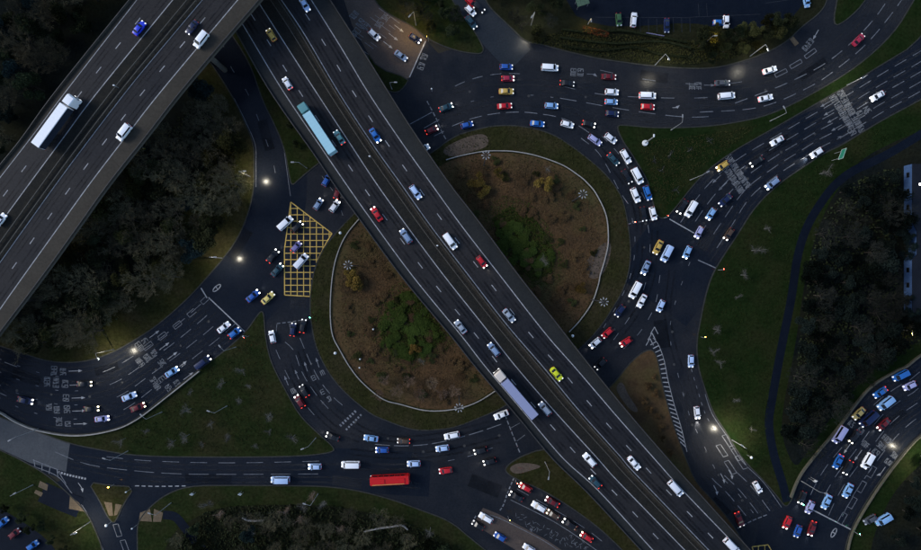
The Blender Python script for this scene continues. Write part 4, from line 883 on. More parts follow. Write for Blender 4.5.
GR = 'cars and vans on the junction roads'
CARS = [
 # north-west approach
 (374, 34.3, 42, 'hatch', 'white', 'white car among the road lettering on the brown upper approach'),
 (415, 37.6, 35, 'hatch', 'navy', 'navy car with orange indicator glow behind it at the upper stop line', {'beam': 2}),
 (400.8, 55.2, 36, 'sedan', 'silverblue', 'silver-blue car waiting near the upper stop line, next to the viaduct'),
 # north link queue
 (471, 1.7, 45, 'hatch', 'red', 'red car at the top edge of the link road, left of a dark car'),
 (470.4, 10, 45, 'hatch', 'white', 'white car in the small queue at the top of the link road'),
 (478.7, 6.7, 40, 'hatch', 'black', 'black car right of the white car at the top of the link road'),
 (471, 21.7, 52, 'sedan', 'darkteal', 'dark car with lit headlamps just below the white car on the link road'),
 # north road
 (506.3, 66.5, 2, 'hatch', 'blue', 'blue car topmost of the four abreast on the north side of the roundabout'),
 (508, 78, 0, 'hatch', 'crimson', 'crimson car with white-lit bonnet between a blue car and a yellow car', {'beam': 1.5, 'brake': True}),
 (506.3, 91, 0, 'sedan', 'yellow', 'yellow cab between a crimson and a red car on the north side of the roundabout'),
 (504.6, 105.7, -4, 'sedan', 'red', 'red car just below the yellow cab on the north side of the roundabout'),
 (550.3, 66.4, 3, 'van', 'white', 'white van alone near the upper kerb of the north road'),
 (567.3, 83, 6, 'sedan', 'black', 'black car behind and below the white van on the north road', {'brake': True}),
 (609, 76.4, 3, 'sedan', 'darkred', 'dark red car above the white one on the north road'),
 (612, 91.7, 4, 'hatch', 'white', 'white car second from the top of a column of four on the north road'),
 (611.5, 101.5, 3, 'hatch', 'lightblue', 'light blue car with red tail below a white car on the north road', {'brake': True}),
 (612.4, 113.3, 6, 'hatch', 'navy', 'navy car lowest of the column of four on the north road'),
 (648.5, 94.5, 2, 'van', 'white', 'white van directly above a red car on the north road', {'brake': True}),
 (648, 106.5, 3, 'hatch', 'red', 'red car directly below a white van on the north road', {'brake': True}),
 (722.6, 82.7, -1, 'sedan', 'grey', 'grey car in the upper lane of the north road beside its road lettering'),
 (728, 94.7, -5, 'van', 'white', 'white van with dark screen just below a grey car on the north road'),
 (770.2, 69.7, -17, 'sedan', 'white', 'white car with red tail lamps leaving along the upper lane of the north road', {'brake': True}),
 (766, 97.7, -13, 'sedan', 'white', 'white car with red tail lamps leaving along the lower lane of the north road', {'brake': True}),
 (859, 39.3, -46, 'sedan', 'crimson', 'crimson car alone where the north road curves out of the picture'),
 (551.5, 105.4, 4, 'hatch', 'lightblue', 'light blue car alone in the middle lane above the roundabout grass'),
 (467, 124.6, -15, 'hatch', 'blue', 'small blue car nearest the viaduct on the inner lane of the roundabout'),
 (537.3, 123.3, 6, 'sedan', 'royal', 'blue car in the inner lane along the top of the roundabout grass'),
 (567.4, 124, 16, 'hatch', 'white', 'white car in the inner lane at the upper right of the roundabout'),
 (589, 123.8, 14, 'hatch', 'black', 'black car with red tail at the upper right of the roundabout', {'brake': True, 'beam': 1.5}),
 (446, 107, -20, 'sedan', 'darkteal', 'dark teal car with red tail crossing the line beside the viaduct', {'brake': True, 'beam': 2}),
 (431.7, 129.6, -25, 'hatch', 'darkred', 'dark red car with bright headlamps emerging from beneath the viaduct', {'beam': 2, 'brake': True}),
 (423.5, 148.5, -28, 'hatch', 'white', 'white car whose bonnet just shows from beneath the viaduct by the bare earth'),
 # queue round the east of the roundabout
 (595, 139.7, 36, 'estate', 'lilac', 'lilac-white estate car on the inner side at the start of the curved queue'),
 (610.8, 138, 38, 'hatch', 'offwhite', 'white car on the outer side at the start of the curved queue'),
 (613.5, 159, 48, 'sedan', 'darkteal', 'dark teal car with red glow inside the curved queue', {'brake': True}),
 (626, 156.2, 60, 'estate', 'white', 'white car with black roof highest on the outer side of the curved queue'),
 (638.2, 175.3, 62, 'van', 'white', 'white van in the outer lane of the curved queue'),
 (627, 176.5, 60, 'sedan', 'black', 'black car beside the white van in the curved queue'),
 (635.7, 194.9, 68, 'estate', 'white', 'white car with dark roof beside a blue one in the curved queue'),
 (647.8, 192.7, 72, 'estate', 'royal', 'blue car in the outer lane near the front of the curved queue'),
 (643.6, 214, 80, 'sedan', 'black', 'black car at the front of the curved queue, inner lane'),
 (653.3, 213.3, 76, 'hatch', 'white', 'white car with dark roof at the front of the curved queue, outer lane'),
 # east side of the roundabout
 (658.3, 247.2, 117, 'sedan', 'yellow', 'yellow cab right of the roundabout, beside a pale blue van'),
 (667.8, 253.4, 117, 'van', 'paleblue', 'pale blue van beside the yellow cab right of the roundabout'),
 (646, 267.6, 115, 'sedan', 'silverblue', 'slate blue car below the yellow cab right of the roundabout', {'beam': 1.5}),
 (687.6, 252.2, 115, 'hatch', 'lightblue', 'light blue car just past the stop line right of the roundabout', {'beam': 1.5}),
 (699.3, 232.2, 118, 'hatch', 'lilac', 'lilac car crossing the stop line of the north-east approach', {'beam': 1.5}),
 (692, 208.7, 120, 'van', 'white', 'white van beside a dark car behind the north-east stop line'),
 (682.5, 206.4, 122, 'sedan', 'black', 'black car left of the white van behind the north-east stop line', {'beam': 1.5}),
 (711.3, 213.8, 124, 'hatch', 'lightblue', 'light blue car between a white van and a navy car on the north-east approach', {'beam': 1.5}),
 (725.5, 200, 138, 'sedan', 'navy', 'navy car beside road lettering on the north-east approach'),
 (729, 234, 124, 'hatch', 'brown', 'brown car in the outermost lane of the north-east approach by the grass', {'beam': 1.5}),
 (723, 165.6, 147, 'hatch', 'yellow', 'yellow car with glaring headlamps on the lettering of the north-east approach', {'beam': 3, 'warm': True}),
 (757, 161, 146, 'sedan', 'black', 'black car with bright headlamps behind the yellow one on the north-east approach', {'beam': 3}),
 (772.7, 183.2, 142, 'estate', 'silverblue', 'silver-blue estate car in the kerb lane of the north-east approach', {'beam': 2}),
 (777.4, 140.5, 150, 'sedan', 'white', 'white car in the inner lanes of the north-east approach'),
 (817, 152.5, 147, 'hatch', 'white', 'white car lighting the kerb ahead of it on the north-east approach', {'beam': 8}),
 (877.9, 95.7, 150, 'sedan', 'white', 'white car farthest out on the north-east approach, beyond the lettering', {'beam': 2}),
 # lower right of the roundabout
 (636, 290.2, 118, 'van', 'white', 'white van beside a white car at the lower right of the roundabout'),
 (642, 301, 118, 'sedan', 'white', 'white car just right of the white van at the lower right of the roundabout'),
 (661, 306, 115, 'hatch', 'paleblue', 'pale blue car above the tip of the chevron hatching'),
 (620, 311, 126, 'hatch', 'navy', 'navy car behind a red one along the roundabout kerb, lower right'),
 (607.5, 333, 138, 'hatch', 'red', 'red car between a navy and a white car along the roundabout kerb'),
 (626, 342, 148, 'hatch', 'red', 'red car in the outer lane left of the chevron hatching', {'beam': 1.5}),
 (595.5, 343, 140, 'hatch', 'white', 'white car about to pass beneath the viaduct at the crossing', {'beam': 1.5}),
 (600.5, 364, 135, 'hatch', 'black', 'black car half under the viaduct on the crossing, lower right'),
 # south exit
 (691.3, 361.3, 91, 'hatch', 'paleblue', 'pale blue car beside the grass at the top of the south exit'),
 (697.4, 413, 84, 'hatch', 'offwhite', 'white car throwing a long beam down the south exit', {'beam': 8}),
 (758, 487.7, 60, 'hatch', 'white', 'white car in the kerb lane of the south exit near its lower end'),
 (739.7, 519.9, 68, 'sedan', 'darkred', 'dark red car waiting at the dashed line beside the viaduct', {'brake': True}),
 # west approach
 (252.7, 296, -40, 'sedan', 'blue', 'dark blue car beside a yellow one left of the yellow box', {'beam': 2}),
 (267.7, 298, -42, 'sedan', 'paleyellow', 'pale yellow car left of the lower corner of the yellow box'),
 (284.4, 222.8, -42, 'van', 'white', 'white van on the left edge of the yellow box'),
 (297, 227, -44, 'hatch', 'black', 'black car inside the top of the yellow box', {'beam': 2}),
 (296, 246.7, -48, 'hatch', 'purple', 'purple-blue car with red tail in the middle of the yellow box', {'brake': True}),
 (300.3, 261, -48, 'van', 'offwhite', 'white van lowest of the vehicles inside the yellow box'),
 (272.7, 256, -50, 'sedan', 'black', 'black car with red tail approaching the yellow box from the left', {'brake': True, 'beam': 2}),
 (277, 270, -48, 'sedan', 'darkteal', 'dark teal car at the left edge of the yellow box below the black one', {'beam': 1.5}),
 (272, 337, -102, 'hatch', 'white', 'white car alone by the grass below the yellow box'),
 (292.8, 329.5, -82, 'hatch', 'navy', 'navy car at the stop line below the yellow box', {'brake': True}),
 (302.8, 326, -80, 'hatch', 'black', 'black car next to the island kerb at the stop line below the yellow box', {'brake': True}),
 (304, 391, -122, 'hatch', 'black', 'black car just above a red one on the lower left of the roundabout', {'brake': True}),
 (299.5, 401.5, -124, 'hatch', 'darkred', 'dark red car with lit headlamps by the grass on the lower left of the roundabout', {'brake': True, 'beam': 1.5}),
 (223.4, 327.5, -38, 'sedan', 'white', 'white car at the west stop line beside a blue one'),
 (234.3, 333, -38, 'hatch', 'royal', 'blue car at the west stop line next to the grass', {'brake': True}),
 (201.7, 363, -38, 'van', 'navy', 'navy van in the kerb lane behind the west stop line', {'beam': 1.5}),
 (171.6, 372.2, -32, 'sedan', 'lightblue', 'light blue car on the lettering of the west approach', {'beam': 1.5}),
 (128.8, 396.8, -22, 'sedan', 'paleblue', 'pale blue car ahead of a dark red one on the west approach'),
 (137.5, 407.5, -22, 'sedan', 'darkred', 'dark red car with warm headlamps by the kerb of the west approach', {'beam': 2, 'warm': True}),
 (84, 384, 0, 'sedan', 'black', 'black car with yellowish headlamps in the upper lanes of the west approach', {'beam': 2, 'warm': True}),
 (91, 409, -2, 'sedan', 'black', 'black car with lit headlamps right of the lettering on the west approach', {'beam': 1.5, 'warm': True}),
 (101.5, 419, -7, 'sedan', 'lilac', 'lilac-white car close to the barrier on the west approach', {'beam': 1.5}),
 (25, 400.6, 12, 'sedan', 'navy', 'navy car nearest the left edge on the west approach', {'beam': 2}),
 # under the viaduct, upper left of the island
 (326.5, 180, -60, 'hatch', 'blue', 'dim blue car topmost of the group right of the yellow box'),
 (337.5, 192, -72, 'hatch', 'darkred', 'dark red car beside the viaduct right of the yellow box', {'brake': True}),
 (334.5, 206, -54, 'hatch', 'offwhite', 'white car below a dark red one right of the yellow box', {'beam': 2}),
 (318, 204, -56, 'hatch', 'silverblue', 'silver-blue car above the right corner of the yellow box', {'beam': 2}),
 # south of the island
 (370.9, 438.6, -172, 'sedan', 'lightblue', 'light blue car above a dark blue one below the roundabout island'),
 (382, 450.3, 180, 'hatch', 'blue', 'dark blue car below a light blue one south of the island', {'beam': 1.5}),
 (403.4, 441.3, -178, 'hatch', 'brown', 'brown car between a light blue and a white one below the island', {'brake': True}),
 (442.3, 448.6, 172, 'hatch', 'paleblue', 'pale blue car just below a white estate south of the island'),
 (451.8, 435.8, 168, 'estate', 'white', 'white estate car by the island kerb at its bottom'),
 (413.7, 464, 178, 'hatch', 'paleblue', 'pale blue car above the red bus'),
 (445.5, 470.9, 172, 'hatch', 'red', 'red car behind the red bus'),
 (349.8, 466, 180, 'bigvan', 'white', 'tall white van ahead of the red bus'),
 (314.7, 467, 180, 'hatch', 'paleblue', 'pale blue car leaving along the south road ahead of a white van', {'beam': 2}),
 (278.9, 481.4, 180, 'bigvan', 'paleblue', 'large pale blue van along the lower kerb of the south road'),
 (332.5, 437, -160, 'hatch', 'black', 'black car with bright headlamps at the tip of the grass triangle', {'beam': 2}),
 (501.3, 415, 158, 'sedan', 'white', 'white car beside the viaduct at the dashed line, bottom of the island'),
 (480.4, 450.8, 164, 'hatch', 'black', 'black car upper of two dark ones left of the muddy bank', {'beam': 2}),
 (489.6, 461.7, 163, 'hatch', 'black', 'black car lower of two dark ones left of the muddy bank', {'beam': 1.5}),
 # south-east approach
 (525.5, 488, -152, 'hatch', 'red', 'red car first in the lane beside the muddy bank', {'beam': 1.5, 'warm': True}),
 (516.3, 496.8, -152, 'sedan', 'black', 'black car first in the second lane of the south approach', {'beam': 1.5}),
 (539, 507.3, -150, 'estate', 'white', 'white car with black roof behind the black one on the south approach'),
 (552.3, 502.3, -150, 'sedan', 'darkred', 'dark red car behind the red one beside the muddy bank', {'beam': 1.5, 'brake': True}),
 (553, 514.9, -150, 'hatch', 'brown', 'brown car behind the white one on the south approach', {'warm': True, 'beam': 1.5}),
 (569.9, 524.6, -148, 'estate', 'black', 'black estate car with white-lit bonnet in the middle of the south approach', {'beam': 1.5}),
 (586.6, 537.4, -148, 'hatch', 'red', 'red car last in the south approach queue', {'warm': True, 'beam': 1.5, 'brake': True}),
 (486, 518.5, -150, 'estate', 'white', 'white car first in the brown-surfaced lanes at the bottom'),
 (478, 525.7, -150, 'hatch', 'black', 'black car left of the white one at the front of the brown-surfaced lanes'),
 (500, 537.4, -150, 'hatch', 'blue', 'blue car second in the brown-surfaced lanes at the bottom'),
 (529, 549, -150, 'hatch', 'offwhite', 'white car cut by the bottom edge in the brown-surfaced lanes'),
 # east approach
 (902.8, 376, 153, 'van', 'royal', 'blue van by the outer barrier near the right edge'),
 (910.3, 386, 155, 'hatch', 'lilac', 'lilac car below the blue van near the right edge'),
 (880.7, 392.7, 146, 'sedan', 'royal', 'blue car with red tail by the barrier of the east approach', {'brake': True}),
 (887.7, 404, 142, 'van', 'lightblue', 'light blue van in the second lane of the east approach'),
 (859.3, 413.7, 136, 'sedan', 'gold', 'gold car beside the barrier of the east approach'),
 (870.7, 420, 138, 'bigvan', 'navy', 'dark navy van right of the gold car on the east approach'),
 (884, 424.5, 137, 'sedan', 'darkred', 'dark red car right of the navy van on the east approach', {'beam': 3}),
 (841.7, 435.7, 122, 'bigvan', 'lilac', 'tall lilac van by the barrier of the east approach'),
 (855, 437, 126, 'sedan', 'black', 'black car right of the lilac van on the east approach', {'beam': 3, 'warm': True}),
 (838.6, 462, 118, 'sedan', 'royal', 'blue car below the lilac van on the east approach', {'brake': True}),
 (848.5, 468, 118, 'sedan', 'black', 'black car between a blue and a white one on the east approach', {'beam': 3, 'brake': True}),
 (869.7, 462, 120, 'van', 'white', 'white van beside the lettering on the east approach'),
 (848.4, 491, 118, 'sedan', 'lightblue', 'light blue car in the third lane of the east approach, second from its stop line'),
 (827, 502.2, 117, 'sedan', 'lightblue', 'light blue car first behind the east stop line'),
 (810.3, 507.7, 115, 'hatch', 'lilac', 'lilac car crossing the east stop line'),
 (802.5, 498, 112, 'hatch', 'black', 'black car with bright headlamps at the end of the east stop line', {'beam': 3}),
 (787.7, 523, 114, 'hatch', 'red', 'red car past the east stop line, nearest the south exit', {'beam': 1.5}),
 (798.3, 531.8, 110, 'hatch', 'blue', 'dark blue car between two red ones past the east stop line'),
 (812.3, 529, 108, 'sedan', 'darkred', 'dark red car past the east stop line with red lamps', {'beam': 2, 'brake': True}),
]
for a in CARS:
    vehicle(*a[:6], GR, **(a[6] if len(a) > 6 else {}))
vehicle(389.6, 481, 177, 'bus', 'busred', 'long red bus on the south road below the roundabout', GR)
for a in ((634, 19.2, -84, 'estate', 'offwhite', 'white car with dark roof parked behind the top hedges'),
          (719.7, 22, 0, 'hatch', 'royal', 'bright blue car parked in the top car park above the orange lamp'),
          (726.5, 21, 90, 'hatch', 'white', 'white car parked tight against the blue one in the top car park'),
          (807, .5, 80, 'hatch', 'lightblue', 'light blue car parked at the top edge near the side road'),
          (619, 19, 85, 'hatch', 'green', 'dull green car parked left of the white one behind the top hedges'),
          (667, 25, 90, 'sedan', 'navy', 'dark navy car parked between bay lines in the top car park'),
          (2, 523, -40, 'hatch', 'royal', 'blue car parked at the left edge, lower corner yard'),
          (32, 546, -35, 'hatch', 'royal', 'blue car parked at the bottom edge of the lower left yard'),
          (14, 534, -38, 'hatch', 'darkred', 'dark red car parked between two blue ones in the lower left yard'),
          (885.5, 521, 150, 'van', 'lightblue', 'light blue van parked alone in the dark lower right corner'),
          (870.5, 520, 150, 'hatch', 'grey', 'grey car parked left of the light blue van in the dark lower right corner')):
    vehicle(*a, 'parked vehicles off the junction', z=.16, beam=0)

# headlamp beams: one spot per vehicle with lit headlamps
BD = {}
for t, hx, e, warm in BEAM:
    k = (round(e, 1), warm)
    if k not in BD:
        d = bpy.data.lights.new('headlight_beam', 'SPOT'); d.energy = 13*e*e if e > 1 else 9*e; d.spot_size = math.radians(62); d.spot_blend = .8; d.shadow_soft_size = .15
        d.color = (1, .82, .5) if warm else (1, .95, .86); BD[k] = d
    o = bpy.data.objects.new('headlight_beam', BD[k]); COL.objects.link(o); o.parent = t; o.location = (hx+.25, 0, .62)
    o.rotation_euler = (0, math.radians(-(90-14)), 0)
# ---------------------------------------------------------------- lamps, masts, walls, building
POLE = {}
M['floodlight'] = mat('floodlight_casing', (.22, .22, .22), (.34, .34, .34), 3, .5, .3, 8, .2)
def lamp_kit(h, arm):
    k = (h, arm)
    if k in POLE: return POLE[k]
    m = MB(); m.tube((0, 0, -.1), (0, 0, 1.2), .14, .13, 8); m.tube((0, 0, 1.2), (0, 0, h), .10, .06, 8); pole = m.mesh('pole')
    m = MB(); m.tube((0, 0, h-.05), (arm*.5, 0, h+.25), .05, .045, 6); m.tube((arm*.5, 0, h+.25), (arm, 0, h+.3), .045, .04, 6); a = m.mesh('arm')
    head = rbox((arm+.35, 0, h+.3), (.95, .36, .16), .05)
    m = MB(); m.box((arm+.38, 0, h+.205), (.7, .28, .04)); lens = m.mesh('lens')
    for me, mt in ((pole, M['steel']), (a, M['steel']), (head, M['steel'])): me.materials.append(mt)
    POLE[k] = (pole, a, head, lens); return POLE[k]
def street_lamp(px, py, aim, label, h=9.0, arm=1.4, lit=None, z=.13, soft=.1, energy=250, group='street lamps along the junction roads'):
    """aim: image direction (deg, clockwise from right) the arm points to"""
    t = thing('street_lamp', label, 'lamp', P(px, py, z), math.radians(-aim), group)
    pole, a, head, lens = lamp_kit(h, arm)
    put('pole', pole, None, t); put('arm', a, None, t); hd = put('lamp_head', head, None, t)
    ln = put('lens', lens, M['lamp_off'], hd)
    if lit:
        ln.material_slots[0].link = 'OBJECT'; ln.material_slots[0].material = M['lamp_on' if lit == 'white' else 'lamp_sodium']
        d = bpy.data.lights.new('lamp_light', 'SPOT'); d.energy = energy*.9; d.spot_size = math.radians(125); d.spot_blend = 1.0; d.shadow_soft_size = soft
        d.color = (1, .92, .74) if lit == 'white' else (1, .62, .12)
        o = bpy.data.objects.new('lamp_light', d); COL.objects.link(o); o.parent = t; o.location = (arm+.38, 0, h+.12)
    return t
for a in (
 (128, 451, 200, 'grey street lamp on the grass strip above the south road'),
 (38, 429, 150, 'grey street lamp at the pale concrete stretch of road, lower left'),
 (33, 485, -30, 'grey street lamp on the lower left grass beside buff paving'),
 (90, 522, -20, 'lit street lamp beside the left arm of the side road', {'lit': 'white', 'energy': 1300}),
 (171, 503, 200, 'grey street lamp at the head of the dark footpath, lower left'),
 (307, 168, 180, 'street lamp on the dark verge beside the lorry on the viaduct'),
 (250, 176.5, 0, 'lit street lamp on the inside of the slip road bend, upper', {'lit': 'white', 'energy': 1500}),
 (222, 258, 0, 'lit street lamp on the inside of the slip road bend, lower', {'lit': 'white', 'energy': 1300}),
 (114, 349.5, 60, 'lit street lamp on the wood side of the west approach', {'lit': 'white', 'energy': 1700}),
 (236, 347, 230, 'street lamp on the grass near the west stop line'),
 (227, 406, 200, 'street lamp among the bare saplings on the grass triangle'),
 (162, 412, 225, 'street lamp on the grass edge where the barrier ends'),
 (316, 438, 160, 'street lamp at the pointed tip of the grass triangle'),
 (318, 494, 200, 'street lamp among bare shrubs below the south road'),
 (655, 65, 60, 'street lamp on the upper verge above the white van and red car', {'lit': 'white', 'energy': 750, 'soft': 2.2}),
 (750, 56, 70, 'street lamp on the upper verge left of the side road', {'lit': 'white', 'energy': 750, 'soft': 2.2}),
 (847, 85, 150, 'street lamp on the grass strip, right end', {'lit': 'white', 'energy': 900}),
 (770, 121, 240, 'street lamp on the narrow middle of the grass strip'),
 (671, 130, 270, 'street lamp on the wide end of the grass strip'),
 (690, 180, 330, 'street lamp beside the north-east approach near the lettering'),
 (531, 25, 120, 'street lamp on the upper verge beside the link road', {'lit': 'white', 'energy': 750, 'soft': 2.2}),
 (732, 440, 215, 'lit street lamp on the grass edge of the south exit', {'lit': 'white', 'energy': 2600}),
 (801, 481, 10, 'street lamp by the barrier of the east approach'),
 (921, 456, 190, 'lit street lamp on the outer kerb of the east approach at the right edge', {'lit': 'white', 'energy': 1800}),
 (392, 89, 0, 'short street lamp tight against the viaduct below the brown approach', {'h': 6.0}),
 (416, 25, 130, 'added orange-lit street lamp beside the brown upper approach, making the glow behind the navy car', {'lit': 'sodium', 'energy': 900}),  # added lamp, lit orange to make the pool behind the navy car
 (545, 462, 100, 'street lamp on the muddy bank beside the viaduct'),
):
    street_lamp(*a[:4], **(a[4] if len(a) > 4 else {}))
street_lamp(706, 42, 0, 'short orange-lit lamp glowing among the hedges by the car park', h=4.5, arm=.5, lit='sodium', energy=110)
street_lamp(83, 229, 180, 'yellow-lit lamp rising against the lower edge of the upper left viaduct', h=11.2, arm=.5, lit='sodium', energy=60)
street_lamp(158, 152, 180, 'yellow-lit lamp in the wood beside the upper left viaduct', h=6, arm=.5, lit='sodium', energy=160)
street_lamp(588, 24, 90, 'small lamp with warm light above the rust-red hedge', h=4, arm=.4, lit='sodium', energy=60)
street_lamp(902, 330, 90, 'small orange-lit lamp in front of the low building', h=4, arm=.4, lit='sodium', energy=40)

def mast(px, py, h, label):
    x, y = 460.5 + (px-460.5)*(CAM_H-h)/CAM_H, 275 + (py-275)*(CAM_H-h)/CAM_H
    t = thing('high_mast_light', label, 'lamp', P(x, y, .13), R.uniform(0, 1), 'high mast lights on the roundabout')
    m = MB(); m.tube((0, 0, -.1), (0, 0, h), .16, .09, 10); m.build('mast', M['steel_dark'], t)
    m = MB()
    n = 14; ring = [Vector((math.cos(2*math.pi*i/n)*.5, math.sin(2*math.pi*i/n)*.5, h-.1)) for i in range(n+1)]
    for p, q in zip(ring, ring[1:]): m.tube(p, q, .06, .06, 5)
    for i in range(4): m.tube((0, 0, h-.1), ring[i*3], .05, .05, 5)
    m.build('head_ring', M['steel_dark'], t)
    for i in range(8):
        a = 2*math.pi*i/8; d = Vector((math.cos(a), math.sin(a), 0)); m = MB()
        m.box(tuple(d*1.0 + Vector((0, 0, h-.1))), (.55, .24, .18), a); f = m.build('floodlight', M['floodlight'], t)
        m = MB(); m.box(tuple(d*1.0 + Vector((0, 0, h-.23))), (.45, .2, .03), a); m.build('lens', M['lamp_off'], f)
mast(486, 155, 16, 'high mast light crown on the wall at the top of the roundabout')
mast(604, 302, 16, 'high mast light crown on the grass at the lower right of the roundabout')
mast(348, 265, 16, 'high mast light crown at the upper left of the roundabout scrub')
mast(583, 194, 16, 'high mast light crown beside the right-hand curve of the wall')
mast(459, 408, 16, 'high mast light crown on the wall at the bottom of the roundabout')

def dome_lamp(px, py, label, h=3.2, k_=.62):
    t = thing('dome_lamp', label, 'lamp', P(px, py, .13), 0, 'white dome topped posts')
    m = MB(); m.tube((0, 0, -.1), (0, 0, h), .07, .06, 8); m.build('post', M['steel'], t)
    m = MB(); k = 12
    rings = [[(k_*r*math.cos(2*math.pi*i/k), k_*r*math.sin(2*math.pi*i/k), h+z) for i in range(k)] for r, z in ((.2, -.05), (.5, 0), (.52, .12), (.4, .3), (.18, .4), (.02, .43))]
    loft(m, rings); put('dome', smooth_me(m.mesh('dome')), M['white_plastic'], t)
for a in ((342, 233.5, 'white dome post at the upper left end of the roundabout wall'), (337, 352, 'white dome post at the left bend of the roundabout wall'), (571, 335, 'white dome post at the lower right end of the roundabout wall'),
          (111.5, 522, 'white dome post on the point of the side road island'), (137, 525, 'white dome post right of the side road by buff paving'), (131, 489, 'white dome post at the upper right corner of the side road island'),
          (747, 455, 'white dome post on the grass beside the south exit'), (246.5, 335.5, 'white dome post at the end of the west stop line'), (432, 91.5, 'white dome post by the dashed line near the viaduct'), (361, 366.5, 'small white dome post inside the left bend of the wall'),
          (361.5, 358, 'white dome post in the scrub, upper of the close pair'), (374.5, 328.5, 'white dome post beside the dark green bushes')):
    dome_lamp(*a, h=2.6, k_=.8 if a[0] in (342, 337, 571, 111.5, 747) else .45)

def sign(px, py, rz, w, hgt, pole_h, material, label, name='road_sign'):
    t = thing(name, label, 'sign', P(px, py, .13), rz)
    for s in (-.35, .35):
        m = MB(); m.tube((0, s*w, -.1), (0, s*w, pole_h+hgt), .06, .06, 6); m.build('post', M['steel'], t)
    m = MB(); m.box((.08, 0, pole_h+hgt/2), (.06, w, hgt)); b = m.build('sign_panel', material, t)
    m = MB()
    for s in (-1, 1): m.box((.12, s*(w/2-.05), pole_h+hgt/2), (.03, .06, hgt-.1)); m.box((.12, 0, pole_h+hgt/2+s*(hgt/2-.05)), (.03, w-.04, .06))
    m.build('sign_border', M['white_plastic'], b)
SG = mat('sign_green', (.02, .16, .10), rough=.4)
sign(833, 157, math.radians(160), 3.2, 2.2, 3.4, SG, 'large green direction sign on the grass beside the north-east approach')
sign(242.6, 492, math.radians(70), .9, 1.2, 1.6, M['white_plastic'], 'small white sign on the lower verge of the south road, left of the pale van')
sign(195, 492, math.radians(70), .9, 1.2, 1.6, M['white_plastic'], 'small white sign on the verge where the side road joins')
sign(810, 478, math.radians(-60), .9, 1.2, 2.0, M['white_plastic'], 'small sign on the barrier side of the east approach')
SL = mat('sign_lilac', (.20, .18, .34), rough=.5)
t = sign(654, 36, math.radians(80), 5.4, .9, .4, SL, 'long low lilac name board among the top hedges')
# camera column on the wide grass
t = thing('camera_column', 'white camera column with round head on the wide end of the grass strip', 'camera', P(645, 143, .13), 0)
m = MB(); m.tube((0, 0, -.1), (0, 0, 8), .2, .14, 10); m.build('column', M['steel'], t)
m = MB(); m.tube((0, 0, -.05), (0, 0, .5), .9, .8, 12); m.build('base_cabinet', M['white_plastic'], t)
put('camera_head', rbox((0, .3, 8.2), (.4, .9, .4), .1), M['white_plastic'], t)
# traffic signals
def signal(px, py, rz, label, col='green'):
    t = thing('traffic_light', label, 'traffic light', P(px, py, .13), rz, 'traffic lights at the stop lines')
    m = MB(); m.tube((0, 0, -.1), (0, 0, 3.4), .06, .06, 8); m.build('pole', M['steel'], t)
    h = put('signal_head', rbox((.12, 0, 3.2), (.24, .4, 1.05), .04), M['trim'], t)
    for i, c in enumerate(((1, .05, .03), (1, .5, .05), (.1, 1, .4))):
        on = (i == {'red': 0, 'amber': 1, 'green': 2}[col]); k = ('sig', i, on)
        if k not in M: M[k] = emit('signal_lens_' + ('red', 'amber', 'green')[i] + ('_lit' if on else ''), c, 25 if on else .02, tuple(x*.2 for x in c))
        m = MB(); m.tube((.23, 0, 3.52-i*.32), (.34, 0, 3.55-i*.32), .11, .12, 10); m.build('signal_lens', M[k], h)
for a in ((508, 516.5, .5, 'traffic light on the patterned median of the south approach', 'amber'), (249, 336, 3.6, 'traffic light beside the west stop line', 'red'), (428.5, 41, 2.5, 'traffic light at the end of the upper stop line', 'amber'),
          (664, 218, 1.2, 'traffic light on the sharp tip of the north-east grass', 'red'), (718, 270, 1.0, 'traffic light at the outer end of the north-east stop line', 'red'), (797.5, 502, 1.0, 'traffic light at the barrier end of the east stop line', 'green'),
          (853, 531, 1.0, 'traffic light at the outer end of the east stop line', 'green'), (312, 318, 1.4, 'traffic light on the island kerb below the yellow box', 'green'), (632, 222, 4.4, 'traffic light on the island kerb at the curved queue', 'red'),
          (515.5, 480, .5, 'traffic light on the muddy bank corner', 'red'), (114, 484.5, 1, 'amber lit traffic post on the grass of the side road island', 'amber'), (701, 337, 1.5, 'amber lit post on the grass at the top of the south exit', 'amber')):
    signal(*a)

def wall_thing(name, label, pts, w, h, material, cat='wall', z=.13, coping=True):
    line = [P(x, y, z) for x, y in catmull(pts, 8)]
    t = thing(name, label, cat, line[0]); off = -line[0]
    line = [p + off for p in line]
    m = MB(); m.rail(line, w, -.15, h); m.build('wall_face', material, t)
    if coping: m = MB(); m.rail(line, w+.05, h+.002, h+.05); m.build('coping', material, t)
    return t
wall_thing('curved_wall', 'thin pale curved wall round the upper right scrub of the roundabout', [(446, 160), (462, 155.5), (484, 151.5), (502, 151), (517, 152), (537, 156), (562, 165), (579, 176), (587, 183), (596, 194), (606, 216), (608, 241), (605, 258), (600, 275), (598, 285), (591.6, 303), (580, 320), (569, 332)], .20, .4, M['wall'])
wall_thing('curved_wall', 'thin pale curved wall round the lower left scrub of the roundabout', [(360, 218), (348, 232.5), (340, 247.5), (334, 267.6), (331, 293), (330.6, 318), (333, 336), (340, 350), (350, 367), (363, 383), (383, 399), (401.6, 404.5), (423, 410), (442, 410.6), (462, 407.5), (479, 401), (495, 391)], .20, .4, M['wall'])
wall_thing('barrier', 'pale metal barrier curving along the outer kerb of the west approach', [(-30, 398), (0, 411.8), (18, 422.3), (38.5, 430), (67, 435), (92, 434.3), (117, 429), (134, 421.5), (152, 409), (200, 371)], .24, .75, M['wall'], 'barrier')
M['barrier_dull'] = mat('dull_barrier', (.075, .07, .05), (.10, .09, .065), .5, .8, .2, 3, .2)
